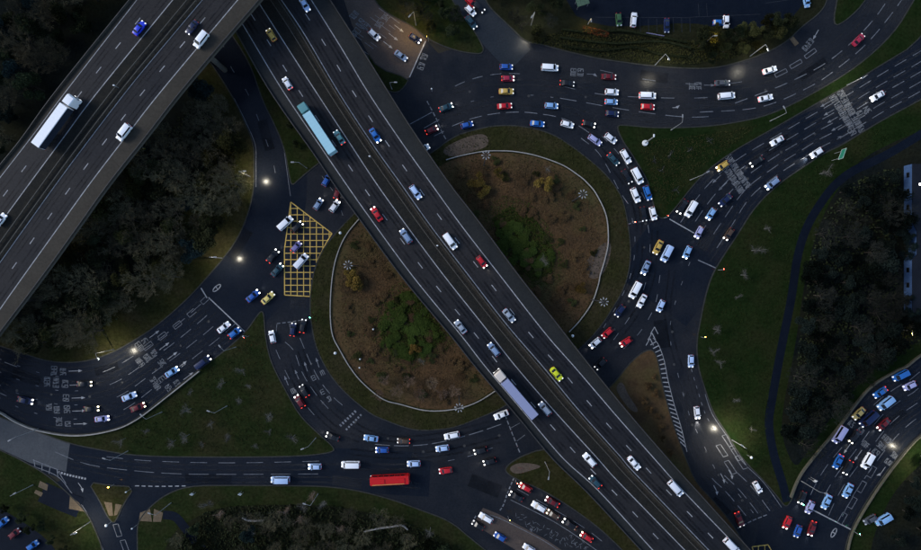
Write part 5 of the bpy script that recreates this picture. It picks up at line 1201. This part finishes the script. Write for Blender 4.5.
wall_thing('barrier', 'dull metal barrier along the wooded edge of the east approach', [(960, 333), (921, 354.5), (906, 366), (894, 371.5), (867, 389.5), (837, 428), (814, 455.5), (799, 476), (790, 497)], .45, .75, M['barrier_dull'], 'barrier')
wall_thing('barrier', 'dull metal barrier along the dark outer edge of the east approach', [(960, 412), (921, 435), (897, 461), (872, 496), (852.5, 530), (846, 555)], .22, .75, M['barrier_dull'], 'barrier')
wall_thing('garden_wall', 'short pale stone wall in the wood below the south road, left', [(243, 517), (250, 520), (264, 520)], .25, .8, M['wall'])
wall_thing('garden_wall', 'short pale stone wall in the wood below the red bus', [(364, 531), (378, 528), (392, 526), (402, 525), (408, 529)], .25, .8, M['wall'])

# marker posts on the medians
for x, y, zz, lb in ((437.6, 246, Z2, 'small pale marker post on the viaduct median beside the white van'), (370.7, 157.7, Z2, 'small pale marker post on the viaduct median behind the teal lorry'), (118.7, 87.8, zf1(118, 88), 'small pale marker post on the median of the upper left viaduct')):
    t = thing('marker_post', lb, 'post', P(x, y, zz)); m = MB(); m.tube((0, 0, 0), (0, 0, 2.2), .08, .07, 8); m.build('post', M['steel'], t); put('marker_head', rbox((0, 0, 2.3), (.5, .3, .35), .05), M['white_plastic'], t)

# low building on the right edge
t = thing('low_building', 'long low dark-roofed building with pale blue wall at the right edge', 'building', P(905, 170, 0))
o0 = t.location.copy()
def bpt(px, py, z): return P(px, py, 0) - o0 + Vector((0, 0, z))
foot = [(903.5, 166), (903.5, 224), (908, 232), (908, 255), (903.5, 260), (903.5, 312), (975, 312), (975, 166)]
HB = 3.3
m = MB()
for a, b in zip(foot, foot[1:] + foot[:1]): m.quad(bpt(*a, -.1), bpt(*b, -.1), bpt(*b, HB), bpt(*a, HB))
m.build('wall', M['render_blue'], t)
rf = put('roof', poly_mesh('roof', [bpt(x, y, HB+.25) for x, y in foot], .25), M['roof_slate'], t)
for i, (x, y, lit) in enumerate(((911, 186, 1), (914, 279, 1))):
    c = bpt(x, y, HB+.3); m = MB(); m.box(tuple(c), (1.0, .8, .14)); w = m.build('skylight', M['trim'], rf); m = MB(); m.box(tuple(c + Vector((0, 0, .08))), (.8, .6, .03)); m.build('pane', M['window_lit' if lit else 'glass'], w)
for y in (176, 192, 208, 270, 285, 300):
    c = bpt(903.5, y, 1.8); m = MB(); m.box(tuple(c + Vector((-.04, 0, 0))), (.1, 1.5, 1.1)); w = m.build('window', M['trim'], t); m = MB(); m.box(tuple(c + Vector((-.1, 0, 0))), (.03, 1.3, .9)); m.build('pane', M['glass'], w)
# small shelter by the car park
t = thing('cycle_shelter', 'small pale green framed shelter at the top edge by the car park', 'shelter', P(581, 5, .15), .3)
for sx in (-1.6, 1.6):
    for sy in (-.9, .9): m = MB(); m.tube((sx, sy, -.05), (sx, sy, 2.3), .05, .05, 6); m.build('post', M['steel'], t)
SHG = mat('shelter_roof', (.05, .09, .055), (.07, .11, .07), .8, .5, .3)
for i in range(3): m = MB(); m.box((-1.25+i*1.25, 0, 2.36), (1.2, 2.2, .06)); m.build('roof_panel', SHG, t)
# ---------------------------------------------------------------- trees and shrubs
def bare_template(seed, h, spread, n_main, depth=4, thin=1.0):
    r = random.Random(seed); trunk, crown = MB(), MB()
    def grow(m, p, d, l, rad, k):
        q = p + d*l; m.tube(p, q, rad, rad*.68, 5 if rad > .05 else 3, False)
        if k == 0: return
        n = r.choice((3, 3, 4))
        for i in range(n):
            a = Vector((r.uniform(-1, 1), r.uniform(-1, 1), r.uniform(-.35, .75))); e = (d*1.0 + a*.85).normalized()
            st = p.lerp(q, r.uniform(.5, 1.0))
            grow(crown, st, e, l*r.uniform(.55, .82), max(rad*.55, .014*thin), k-1)
    trunk.tube((0, 0, -.15), (0, 0, h*.18), .15*h/7, .12*h/7, 8, False)
    trunk.tube((0, 0, h*.18), (0.1, 0, h*.42), .12*h/7, .075*h/7, 8, False)
    for i in range(n_main):
        a = 2*math.pi*i/n_main + r.uniform(-.4, .4); s = spread*r.uniform(.7, 1.1)
        d = Vector((math.cos(a)*s, math.sin(a)*s, 1)).normalized(); grow(trunk, Vector((.1*r.random(), 0, h*r.uniform(.16, .42))), d, h*.27*r.uniform(.8, 1.2), .06*h/7, depth)
    return trunk.mesh('trunk'), crown.mesh('crown')

def leafy_template(seed, h, rad, n, leaf, flat=.75, lumps=9, trunk_r=.16):
    r = random.Random(seed); trunk, crown = MB(), MB()
    trunk.tube((0, 0, -.15), (0, 0, h*.6), trunk_r, trunk_r*.5, 8, False)
    L = []
    for i in range(lumps):
        a = r.uniform(0, 6.28); q = rad*math.sqrt(r.random())*.72; c = Vector((math.cos(a)*q, math.sin(a)*q, h*r.uniform(.5, .95) - q*.25)); L.append((c, rad*r.uniform(.28, .5)))
        trunk.tube((0, 0, h*.3), tuple(c), trunk_r*.4, .03, 4, False)
    for i in range(n):
        c, s = r.choice(L)
        d = Vector((r.gauss(0, 1), r.gauss(0, 1), r.gauss(0, 1))).normalized()*s*(r.random()**.45); d.z *= flat; p = c + d
        if p.z < .15: p.z = .15
        u = Vector((r.gauss(0, 1), r.gauss(0, 1), r.gauss(0, .6))).normalized(); v = u.orthogonal().normalized(); v = (v + Vector((r.uniform(-.4, .4), r.uniform(-.4, .4), 0))).normalized()
        a, b = leaf*r.uniform(.5, 1.1), leaf*r.uniform(.3, .7)
        crown.quad(p - u*a/2, p + v*b/2, p + u*a/2, p - v*b/2)
    return trunk.mesh('trunk'), crown.mesh('crown')

def birch_template(seed):
    r = random.Random(seed); trunk, crown = MB(), MB(); trunk.tube((0, 0, -.15), (0, 0, 1.6), .09, .07, 7, False); trunk.tube((0, 0, 1.6), (.1, .1, 4.6), .07, .02, 6, False)
    for i in range(r.choice((6, 7, 8))):
        a = r.uniform(0, 6.28); l = r.uniform(.7, 2.0); z = r.uniform(1.4, 3.6); q = Vector((math.cos(a)*l, math.sin(a)*l, z + l*r.uniform(.3, .8))); p = Vector((.05, .05, z)); trunk.tube(p, q, .045, .018, 5, False)
        for j in range(44):
            st = p.lerp(q, r.uniform(.2, 1)); d = Vector((r.gauss(0, 1), r.gauss(0, 1), r.gauss(.3, .6))).normalized(); crown.tube(st, st + d*r.uniform(.3, 1.2), .013, .006, 3, False)
    return trunk.mesh('trunk'), crown.mesh('crown')
M['leaf_meadow'] = mat('meadow_blades', (.0100, .0180, .0052), (.0195, .0260, .0088), .15, .9, .0, 3, .5)
BARE = [bare_template(i, 8, .9, 7, 5, .8) for i in range(4)]
SAPL = [birch_template(20+i) for i in range(6)]
DENSE = [leafy_template(40+i, 7, 3.2, 2600, .5) for i in range(3)]
BUSH = [leafy_template(60+i, 2.6, 1.9, 1500, .34, .8, 8, .08) for i in range(3)]
for s in (BARE, SAPL, DENSE, BUSH):
    for t, c in s: t.materials.append(M['birch' if s is SAPL else 'bark']); c.materials.append(M['twig'])

def plant(name, tmpl, px, py, scale, material, label, cat, group, zs=1.0, z=.12, mh=None):
    t, c = tmpl; h = 3.0*scale if mh is None else mh
    p = P(px, py, z + h); p = Vector((p.x, p.y, z))            # the crown is what shows at that pixel
    o = thing(name, label, cat, p, R.uniform(0, 6.28), group); o.scale = (scale, scale, scale*zs)
    put('trunk', t, None, o); k = put('crown', c, None, o); k.material_slots[0].link = 'OBJECT'; k.material_slots[0].material = M[material]
    return o
KEEP_CLEAR = [(885, 521, 20), (872, 520, 14), (2, 523, 12), (14, 534, 12), (32, 546, 13)]
def scatter(poly, n, dmin, seed, avoid=()):
    r = random.Random(seed); xs = [p[0] for p in poly]; ys = [p[1] for p in poly]; out = []; tries = 0
    while len(out) < n and tries < 20000:
        tries += 1; x, y = r.uniform(min(xs), max(xs)), r.uniform(min(ys), max(ys))
        if not inside(x, y, poly) or any(inside(x, y, q) for q in avoid): continue
        if any((x-a)**2 + (y-b)**2 < q*q for a, b, q in KEEP_CLEAR): continue
        if all((x-a)**2 + (y-b)**2 > dmin*dmin for a, b in out): out.append((x, y))
    return out
def wood(poly, n, dmin, seed, mix_, group, s0=.7, s1=1.15, zones=()):
    r = random.Random(seed+99)
    for x, y in scatter(poly, n, dmin, seed):
        nm, T, mt, lb = r.choices(mix_, [k[4] for k in mix_])[0][:4]
        zn = min(zones, key=lambda q: (q[0]-x)**2 + (q[1]-y)**2)[2] if zones else ''
        plant(nm, r.choice(T), x, y, r.uniform(s0, s1), mt, lb + zn, 'tree', group)
# woods
wood([(-20, -20), (118, -20), (50, 78), (14, 128), (-20, 165)], 42, 12, 1, [('bare_tree', BARE, 'twig_olive', 'leafless olive-grey tree in the top left wood', 6), ('evergreen_tree', DENSE, 'leaf_blue', 'dark evergreen tree in the top left wood', 4), ('bushy_tree', DENSE, 'leaf_dark', 'dim bushy tree in the top left wood', 3)], 'trees in the top left wood', .8, 1.5, zones=((10, 10, ', at the very corner'), (60, 5, ', at the top edge'), (105, 5, ', by the top of the viaduct'), (10, 60, ', at the left edge'), (55, 50, ', in its middle'), (35, 95, ', by the lorry on the viaduct'), (5, 130, ', at its lower tip')))
WOODL = [(60, 268), (85, 235), (118, 190), (160, 140), (200, 88), (226, 112), (240, 150), (240, 185), (228, 222), (200, 250), (165, 285), (125, 315), (80, 340), (40, 345), (10, 335)]
wood(WOODL, 84, 13, 2, [('bare_tree', BARE, 'twig_olive', 'leafless olive-grey tree in the slip road wood', 10), ('bushy_tree', DENSE, 'leaf_mid', 'dull green bushy tree in the slip road wood', 3), ('evergreen_tree', DENSE, 'leaf_blue', 'blue-green evergreen in the slip road wood', 2), ('olive_tree', DENSE, 'leaf_olive', 'olive coloured tree in the slip road wood', 2.4)], 'trees in the slip road wood', .8, 1.55, zones=((110, 210, ', by the viaduct'), (200, 110, ', at its top corner'), (235, 170, ', by its right edge'), (205, 245, ', by its lower right edge'), (120, 315, ', by its lower edge'), (35, 335, ', at its lower left tip'), (160, 210, ', in its middle'), (110, 265, ', left of its middle')))
WOODR = [(812, 245), (825, 215), (850, 185), (880, 168), (900, 170), (898, 300), (905, 325), (921, 330), (921, 345), (890, 360), (855, 390), (830, 420), (805, 448), (787, 440), (790, 400), (800, 340), (806, 290)]
wood(WOODR, 72, 13, 3, [('bare_tree', BARE, 'twig_dark', 'leafless dark tree in the right-hand wood', 3), ('bushy_tree', DENSE, 'leaf_shaded', 'dim bushy tree in the right-hand wood', 4), ('evergreen_tree', DENSE, 'leaf_shaded', 'blue-green evergreen in the right-hand wood', 4)], 'trees in the right-hand wood', .7, 1.25, zones=((820, 230, ', upper left edge'), (870, 180, ', top end'), (895, 230, ', beside the building'), (855, 240, ', upper middle'), (805, 330, ', left edge'), (860, 310, ', centre'), (910, 335, ', below the building'), (800, 420, ', lower end'), (845, 390, ', above the barrier')))
wood([(862, 556), (882, 512), (905, 480), (930, 455), (960, 450), (960, 570), (862, 570)], 20, 13, 4, [('bushy_tree', DENSE, 'leaf_shaded', 'dim bushy tree in the dark lower right corner', 3), ('evergreen_tree', DENSE, 'leaf_shaded', 'blue-green evergreen in the dark lower right corner', 3)], 'trees in the lower right corner', .6, 1.0)
WOODS = [(170, 545), (205, 512), (235, 506), (280, 505), (330, 505), (360, 512), (400, 520), (440, 538), (460, 556), (460, 575), (220, 575)]
wood(WOODS, 52, 11, 5, [('bare_tree', BARE, 'twig_olive', 'leafless brown tree in the wood by the south road', 7), ('bushy_tree', DENSE, 'leaf_dark', 'dark bushy tree in the wood by the south road', 4), ('evergreen_tree', DENSE, 'leaf_blue', 'blue-green evergreen in the wood by the south road', 2)], 'trees in the bottom wood', .55, .95, zones=((185, 540, ', by the footpath'), (225, 520, ', left front'), (255, 545, ', by the left stone wall'), (300, 515, ', front middle'), (310, 550, ', at the bottom edge'), (360, 525, ', left of the right stone wall'), (390, 545, ', below the right stone wall'), (435, 545, ', at its right end')))
wood([(700, 30), (760, 25), (790, 20), (785, 34), (760, 46), (725, 58), (700, 58)], 16, 10, 6, [('bushy_tree', DENSE, 'leaf_dark', 'dim bushy tree on the top verge beside the car park', 3), ('olive_tree', DENSE, 'leaf_olive', 'olive tree on the top verge beside the car park', 1)], 'trees on the top verge', .5, .85)
wood([(490, -10), (560, -10), (565, 22), (555, 36), (530, 34), (505, 14)], 10, 11, 7, [('bare_tree', BARE, 'twig_dark', 'leafless brownish tree on the top verge right of the link road', 3), ('bushy_tree', DENSE, 'leaf_dark', 'dim bushy tree on the top verge right of the link road', 2)], 'trees by the link road', .5, .9)
wood([(385, -12), (440, -12), (455, 8), (470, 34), (478, 48), (455, 44), (432, 34), (405, 12)], 14, 9, 8, [('bushy_tree', DENSE, 'leaf_dark', 'dim bushy tree on the verge between the brown approach and the link road', 3), ('bare_tree', BARE, 'twig_dark', 'leafless tree on the verge between the brown approach and the link road', 2)], 'trees on the upper left verge', .45, .75)
wood([(262, 60), (274, 90), (286, 120), (296, 145), (300, 150), (290, 118), (275, 85)], 5, 8, 9, [('bushy_tree', DENSE, 'leaf_dark', 'dim bush-like tree on the strip between slip road and diagonal viaduct', 1)], 'trees beside the diagonal viaduct', .35, .5)
wood([(-10, 500), (20, 512), (60, 536), (80, 556), (60, 560), (30, 530), (-10, 515)], 8, 11, 10, [('bushy_tree', DENSE, 'leaf_dark', 'dim bushy tree along the lower left yard', 1)], 'trees by the lower left yard', .4, .6)
wood([(640, 395), (652, 370), (657, 385), (664, 410), (676, 445), (690, 475), (672, 455), (655, 430)], 9, 10, 11, [('scrub_bush', BUSH, 'leaf_brown', 'brown scrubby bush on the splitter island left of the chevrons', 1)], 'bushes on the splitter island', .5, .8)
for x, y in ((906, 236), (909, 246), (905, 256), (907, 300), (904, 312), (912, 310)):
    plant('evergreen_tree', R.choice(DENSE), x, y, .62, 'leaf_blue', 'blue-green evergreen tight against the low building at the right edge', 'tree', 'evergreens against the building')
# bare saplings on the grass
for i, (x, y) in enumerate(((248, 386), (238, 401), (186, 411), (211, 424), (185, 437), (202, 445), (227, 438), (268, 417), (269, 431), (171, 443), (191, 392), (241, 371), (292, 438), (146, 432), (120, 441), (255, 446), (222, 384))):
    plant('bare_sapling', SAPL[i % 6], x, y, .6 + .5*((i*7) % 5)/4, 'twig', 'small leafless sapling on the grass triangle between the west approach and the roundabout', 'tree', 'saplings on the grass triangle')
for i, (x, y) in enumerate(((738, 297), (718, 330), (714, 352), (720, 363), (736, 400), (757, 250), (745, 275), (768, 228), (752, 430), (826, 172))):
    plant('bare_sapling', SAPL[i % 6], x, y, .6 + .5*((i*3) % 4)/3, 'twig', 'small leafless sapling on the right-hand meadow beside the curved footpath', 'tree', 'saplings on the right meadow')
for i, (x, y) in enumerate(((670, 155), (690, 150), (662, 170), (676, 190), (655, 160), (710, 140))):
    plant('bare_sapling', SAPL[i % 6], x, y, .7, 'twig_dark', 'small leafless sapling on the wide end of the grass strip', 'tree', 'saplings on the grass strip')
for i, (x, y) in enumerate(((207, 505), (220, 515), (250, 533), (285, 512), (303, 506), (312, 497), (322, 505), (340, 530), (430, 532), (300, 520))):
    plant('bare_sapling', SAPL[i % 6], x, y, 1.0, 'twig_pink' if i % 2 else 'twig', 'pale leafless small tree along the front of the wood below the south road', 'tree', 'small trees in front of the bottom wood')
for i, (x, y) in enumerate(((379, 394), (397, 391), (420, 394), (443, 393), (410, 380), (432, 383), (385, 380), (455, 390))):
    plant('bare_tree', BARE[i % 3], x, y, .5, 'twig_pink', 'russet leafless tree along the bottom of the roundabout wall', 'tree', 'russet trees by the roundabout wall')
# roundabout scrub
for x, y, s in ((515, 232, 1.2), (500, 240, 1.1), (528, 240, 1.1), (512, 250, 1.3), (534, 255, 1.1), (520, 262, 1.1), (548, 258, .9), (503, 228, .9), (540, 268, .9)):
    plant('green_bush', R.choice(BUSH), x, y, s*1.7, 'leaf_green', 'dense green bush in the green patch right of the viaduct on the roundabout', 'bush', 'green bushes, upper right half of the roundabout', .25, mh=.8)
for x, y, s in ((395, 310, 1.2), (408, 300, 1.1), (388, 325, 1.2), (405, 322, 1.4), (422, 318, 1.2), (398, 340, 1.2), (415, 335, 1.3), (430, 332, 1.0), (408, 352, 1.1), (424, 348, 1.0), (386, 345, .8)):
    plant('green_bush', R.choice(BUSH), x, y, s*1.5, 'leaf_green', 'dense dark green bush in the green patch left of the viaduct on the roundabout', 'bush', 'green bushes, lower left half of the roundabout', .25, mh=.8)
for x, y, s, lb in ((477, 180, 1.0, 'golden shrub left of the pair at the top of the roundabout scrub'), (483, 189, .9, 'golden shrub just below another near the viaduct, top of the roundabout'), (544, 186, 1.1, 'bright golden shrub in the upper right scrub of the roundabout'),
                    (500, 172, .7, 'small golden shrub under the top curve of the wall'), (354, 283, 1.0, 'bright golden shrub in the left scrub of the roundabout'), (582, 288, .7, 'yellow-green shrub in the lower right scrub of the roundabout'), (414, 350, .7, 'yellow-green shrub on the lower edge of the left green patch'), (350, 274, .8, 'dull golden shrub above the bright one in the left scrub')):
    plant('golden_shrub', R.choice(BUSH), x, y, s*1.5, 'leaf_gold', lb, 'shrub', None, .8, mh=1.5)
SCRUB1 = [(458, 166), (490, 158), (530, 162), (565, 176), (592, 205), (600, 240), (590, 275), (575, 310), (560, 322), (535, 296), (500, 250), (475, 215), (450, 182)]
SCRUB2 = [(352, 240), (372, 238), (400, 285), (440, 335), (478, 380), (460, 398), (420, 398), (385, 385), (355, 360), (342, 330), (340, 285)]
BZ = {'upper right': ((480, 170, 'under the top of its wall'), (555, 180, 'by the bright golden shrub'), (595, 230, 'by the right curve of its wall'), (580, 290, 'near its lower tip'), (545, 300, 'by the lower viaduct edge'), (470, 200, 'by the upper viaduct edge'), (520, 200, 'above its green patch'), (565, 245, 'right of its green patch')),
      'lower left': ((355, 250, 'near its upper tip'), (375, 280, 'right of the golden shrub'), (350, 315, 'by the left curve of its wall'), (362, 350, 'left of its green patch'), (395, 385, 'by the bottom curve of its wall'), (440, 385, 'by the bottom russet trees'), (450, 360, 'by the lower viaduct edge'), (400, 300, 'by its green patch'))}
def bz(wh, x, y): return min(BZ[wh], key=lambda q: (q[0]-x)**2 + (q[1]-y)**2)[2]
for poly, sd, n, wh in ((SCRUB1, 71, 46, 'upper right'), (SCRUB2, 72, 40, 'lower left')):
    for x, y in scatter(poly, n, 11, sd):
        k = R.random()
        if k < .68: plant('scrub_bush', R.choice(BUSH), x, y, R.uniform(.7, 1.25), 'leaf_brown', 'brown bush in the %s roundabout scrub, %s' % (wh, bz(wh, x, y)), 'bush', 'brown bushes, %s half of the roundabout' % wh, .38, mh=.8)
        elif k < .95: plant('scrub_bush', R.choice(BUSH), x, y, R.uniform(.6, 1.0), 'leaf_olive', 'olive bush in the %s roundabout scrub, %s' % (wh, bz(wh, x, y)), 'bush', 'olive bushes, %s half of the roundabout' % wh, .38, mh=.8)
        else: plant('bare_sapling', R.choice(SAPL), x, y, R.uniform(.6, .9), 'twig', 'leafless sapling in the %s roundabout scrub, %s' % (wh, bz(wh, x, y)), 'tree', 'saplings, %s half of the roundabout' % wh)
# uncountable low growth
def cover(name, polys, n, size, hmax, material, label, seed, avoid=()):
    r = random.Random(seed); m = MB()
    for poly in polys:
        xs = [p[0] for p in poly]; ys = [p[1] for p in poly]; k = 0
        while k < n:
            x, y = r.uniform(min(xs), max(xs)), r.uniform(min(ys), max(ys)); k += 1
            if not inside(x, y, poly) or any(inside(x, y, q) for q in avoid): continue
            p = P(x, y, .13 + r.uniform(.02, hmax)); u = Vector((r.gauss(0, 1), r.gauss(0, 1), r.gauss(0, .5))).normalized(); v = u.orthogonal().normalized(); s = size*r.uniform(.4, 1.2)
            m.quad(p-u*s/2, p+v*s*.35, p+u*s/2, p-v*s*.35)
    o = m.build(name, M[material], None, 'stuff'); o['label'] = label; o['category'] = 'undergrowth'; return o
cover('bracken', [SCRUB1, SCRUB2], 30000, .34, .22, 'leaf_brown', 'low brown bracken covering the roundabout scrub', 5)
GP1 = [(492, 218), (510, 206), (530, 212), (545, 232), (556, 256), (552, 272), (534, 282), (520, 270), (505, 252)]
GP2 = [(384, 312), (396, 296), (410, 290), (424, 306), (440, 326), (446, 340), (430, 352), (410, 362), (392, 356), (380, 336)]
cover('brambles', [GP1, GP2], 14000, .42, .5, 'leaf_green', 'green brambles filling the two green patches of the roundabout', 9)
ISL_IN = [(469 + (x-469)*.93, 278 + (y-278)*.93) for x, y in ISLAND]
def grow_poly(q, k):
    cx = sum(p[0] for p in q)/len(q); cy = sum(p[1] for p in q)/len(q); return [(cx+(x-cx)*k, cy+(y-cy)*k) for x, y in q]
cover('bramble_fringe', [grow_poly(GP1, 1.3), grow_poly(GP2, 1.3)], 5000, .4, .35, 'leaf_green', 'thin green bramble fringe round the two green patches', 19)
cover('verge_tussocks', [ISLAND], 26000, .4, .15, 'leaf_olive', 'olive grass tussocks round the roundabout rim', 12, (SCRUB1, SCRUB2))
cover('undergrowth', [WOODL, WOODR, WOODS], 9000, .8, .8, 'leaf_dark', 'dark undergrowth beneath the woods', 6)
cover('meadow_tussocks', [[(880, 124), (830, 156), (785, 186), (745, 232), (716, 275), (704, 320), (704, 370), (720, 412), (745, 450), (772, 480), (766, 430), (772, 370), (786, 300), (796, 240), (815, 195), (850, 160), (890, 140)]], 24000, .4, .12, 'leaf_meadow', 'mottled green tussocks over the right meadow', 14)
cover('rough_grass', [[(254, 150), (252, 190), (236, 232), (205, 270), (160, 318), (110, 348), (60, 358), (20, 348), (60, 330), (110, 305), (150, 270), (190, 215), (212, 160), (225, 120), (240, 125)], [(280, 440), (268, 395), (262, 330), (240, 345), (200, 378), (160, 408), (120, 436), (150, 452), (300, 452)], [(640, 150), (655, 140), (700, 135), (760, 124), (740, 140), (700, 168), (670, 205), (655, 195)]], 9000, .35, .15, 'leaf_olive', 'rough grass tussocks on the verges', 7)
# clipped hedges on the top verge
def hedge(label, pts, w, h, material, seed):
    r = random.Random(seed); line = resample([P(x, y, .13) for x, y in catmull(pts, 8)], 60); m = MB(); o0 = line[0].copy()
    for i in range(int(700*len(pts)/3)):
        p = r.choice(line) - o0 + Vector((r.uniform(-.6, .6), r.uniform(-w/2, w/2), r.uniform(.05, h))); u = Vector((r.gauss(0, 1), r.gauss(0, 1), r.gauss(0, .6))).normalized(); v = u.orthogonal(); s = .3*r.uniform(.5, 1.2)
        m.quad(p-u*s/2, p+v*s*.3, p+u*s/2, p-v*s*.3)
    t = thing('hedge', label, 'hedge', o0); m.build('foliage', M[material], t)
    m = MB(); m.rail([p - o0 for p in line[::3]], w*.5, 0, h*.75); m.build('core', M['leaf_dark'], t)
hedge('dark hedge row nearest the car park on the top verge', [(562, 30), (590, 33), (619, 31), (650, 36), (690, 44)], 1.0, 1.2, 'leaf_dark', 1)
hedge('dark wavy hedge row in the middle of the top verge', [(560, 38), (590, 42), (619, 44), (660, 42), (695, 50)], 1.0, 1.1, 'leaf_dark', 2)
hedge('dark hedge row nearest the north road on the top verge', [(562, 46), (600, 51), (633, 48), (660, 55), (690, 58)], 1.0, 1.1, 'leaf_dark', 3)
hedge('rust-red hedge on the top verge', [(584, 30), (594, 32), (606, 35)], 1.9, 1.2, 'leaf_rust', 4)
cover('verge_scrub', [[(530, 42), (562, 30), (690, 40), (760, 40), (735, 58), (690, 64), (640, 62), (590, 54)]], 9000, .5, .4, 'leaf_olive', 'olive scrub between the hedges on the top verge', 8)
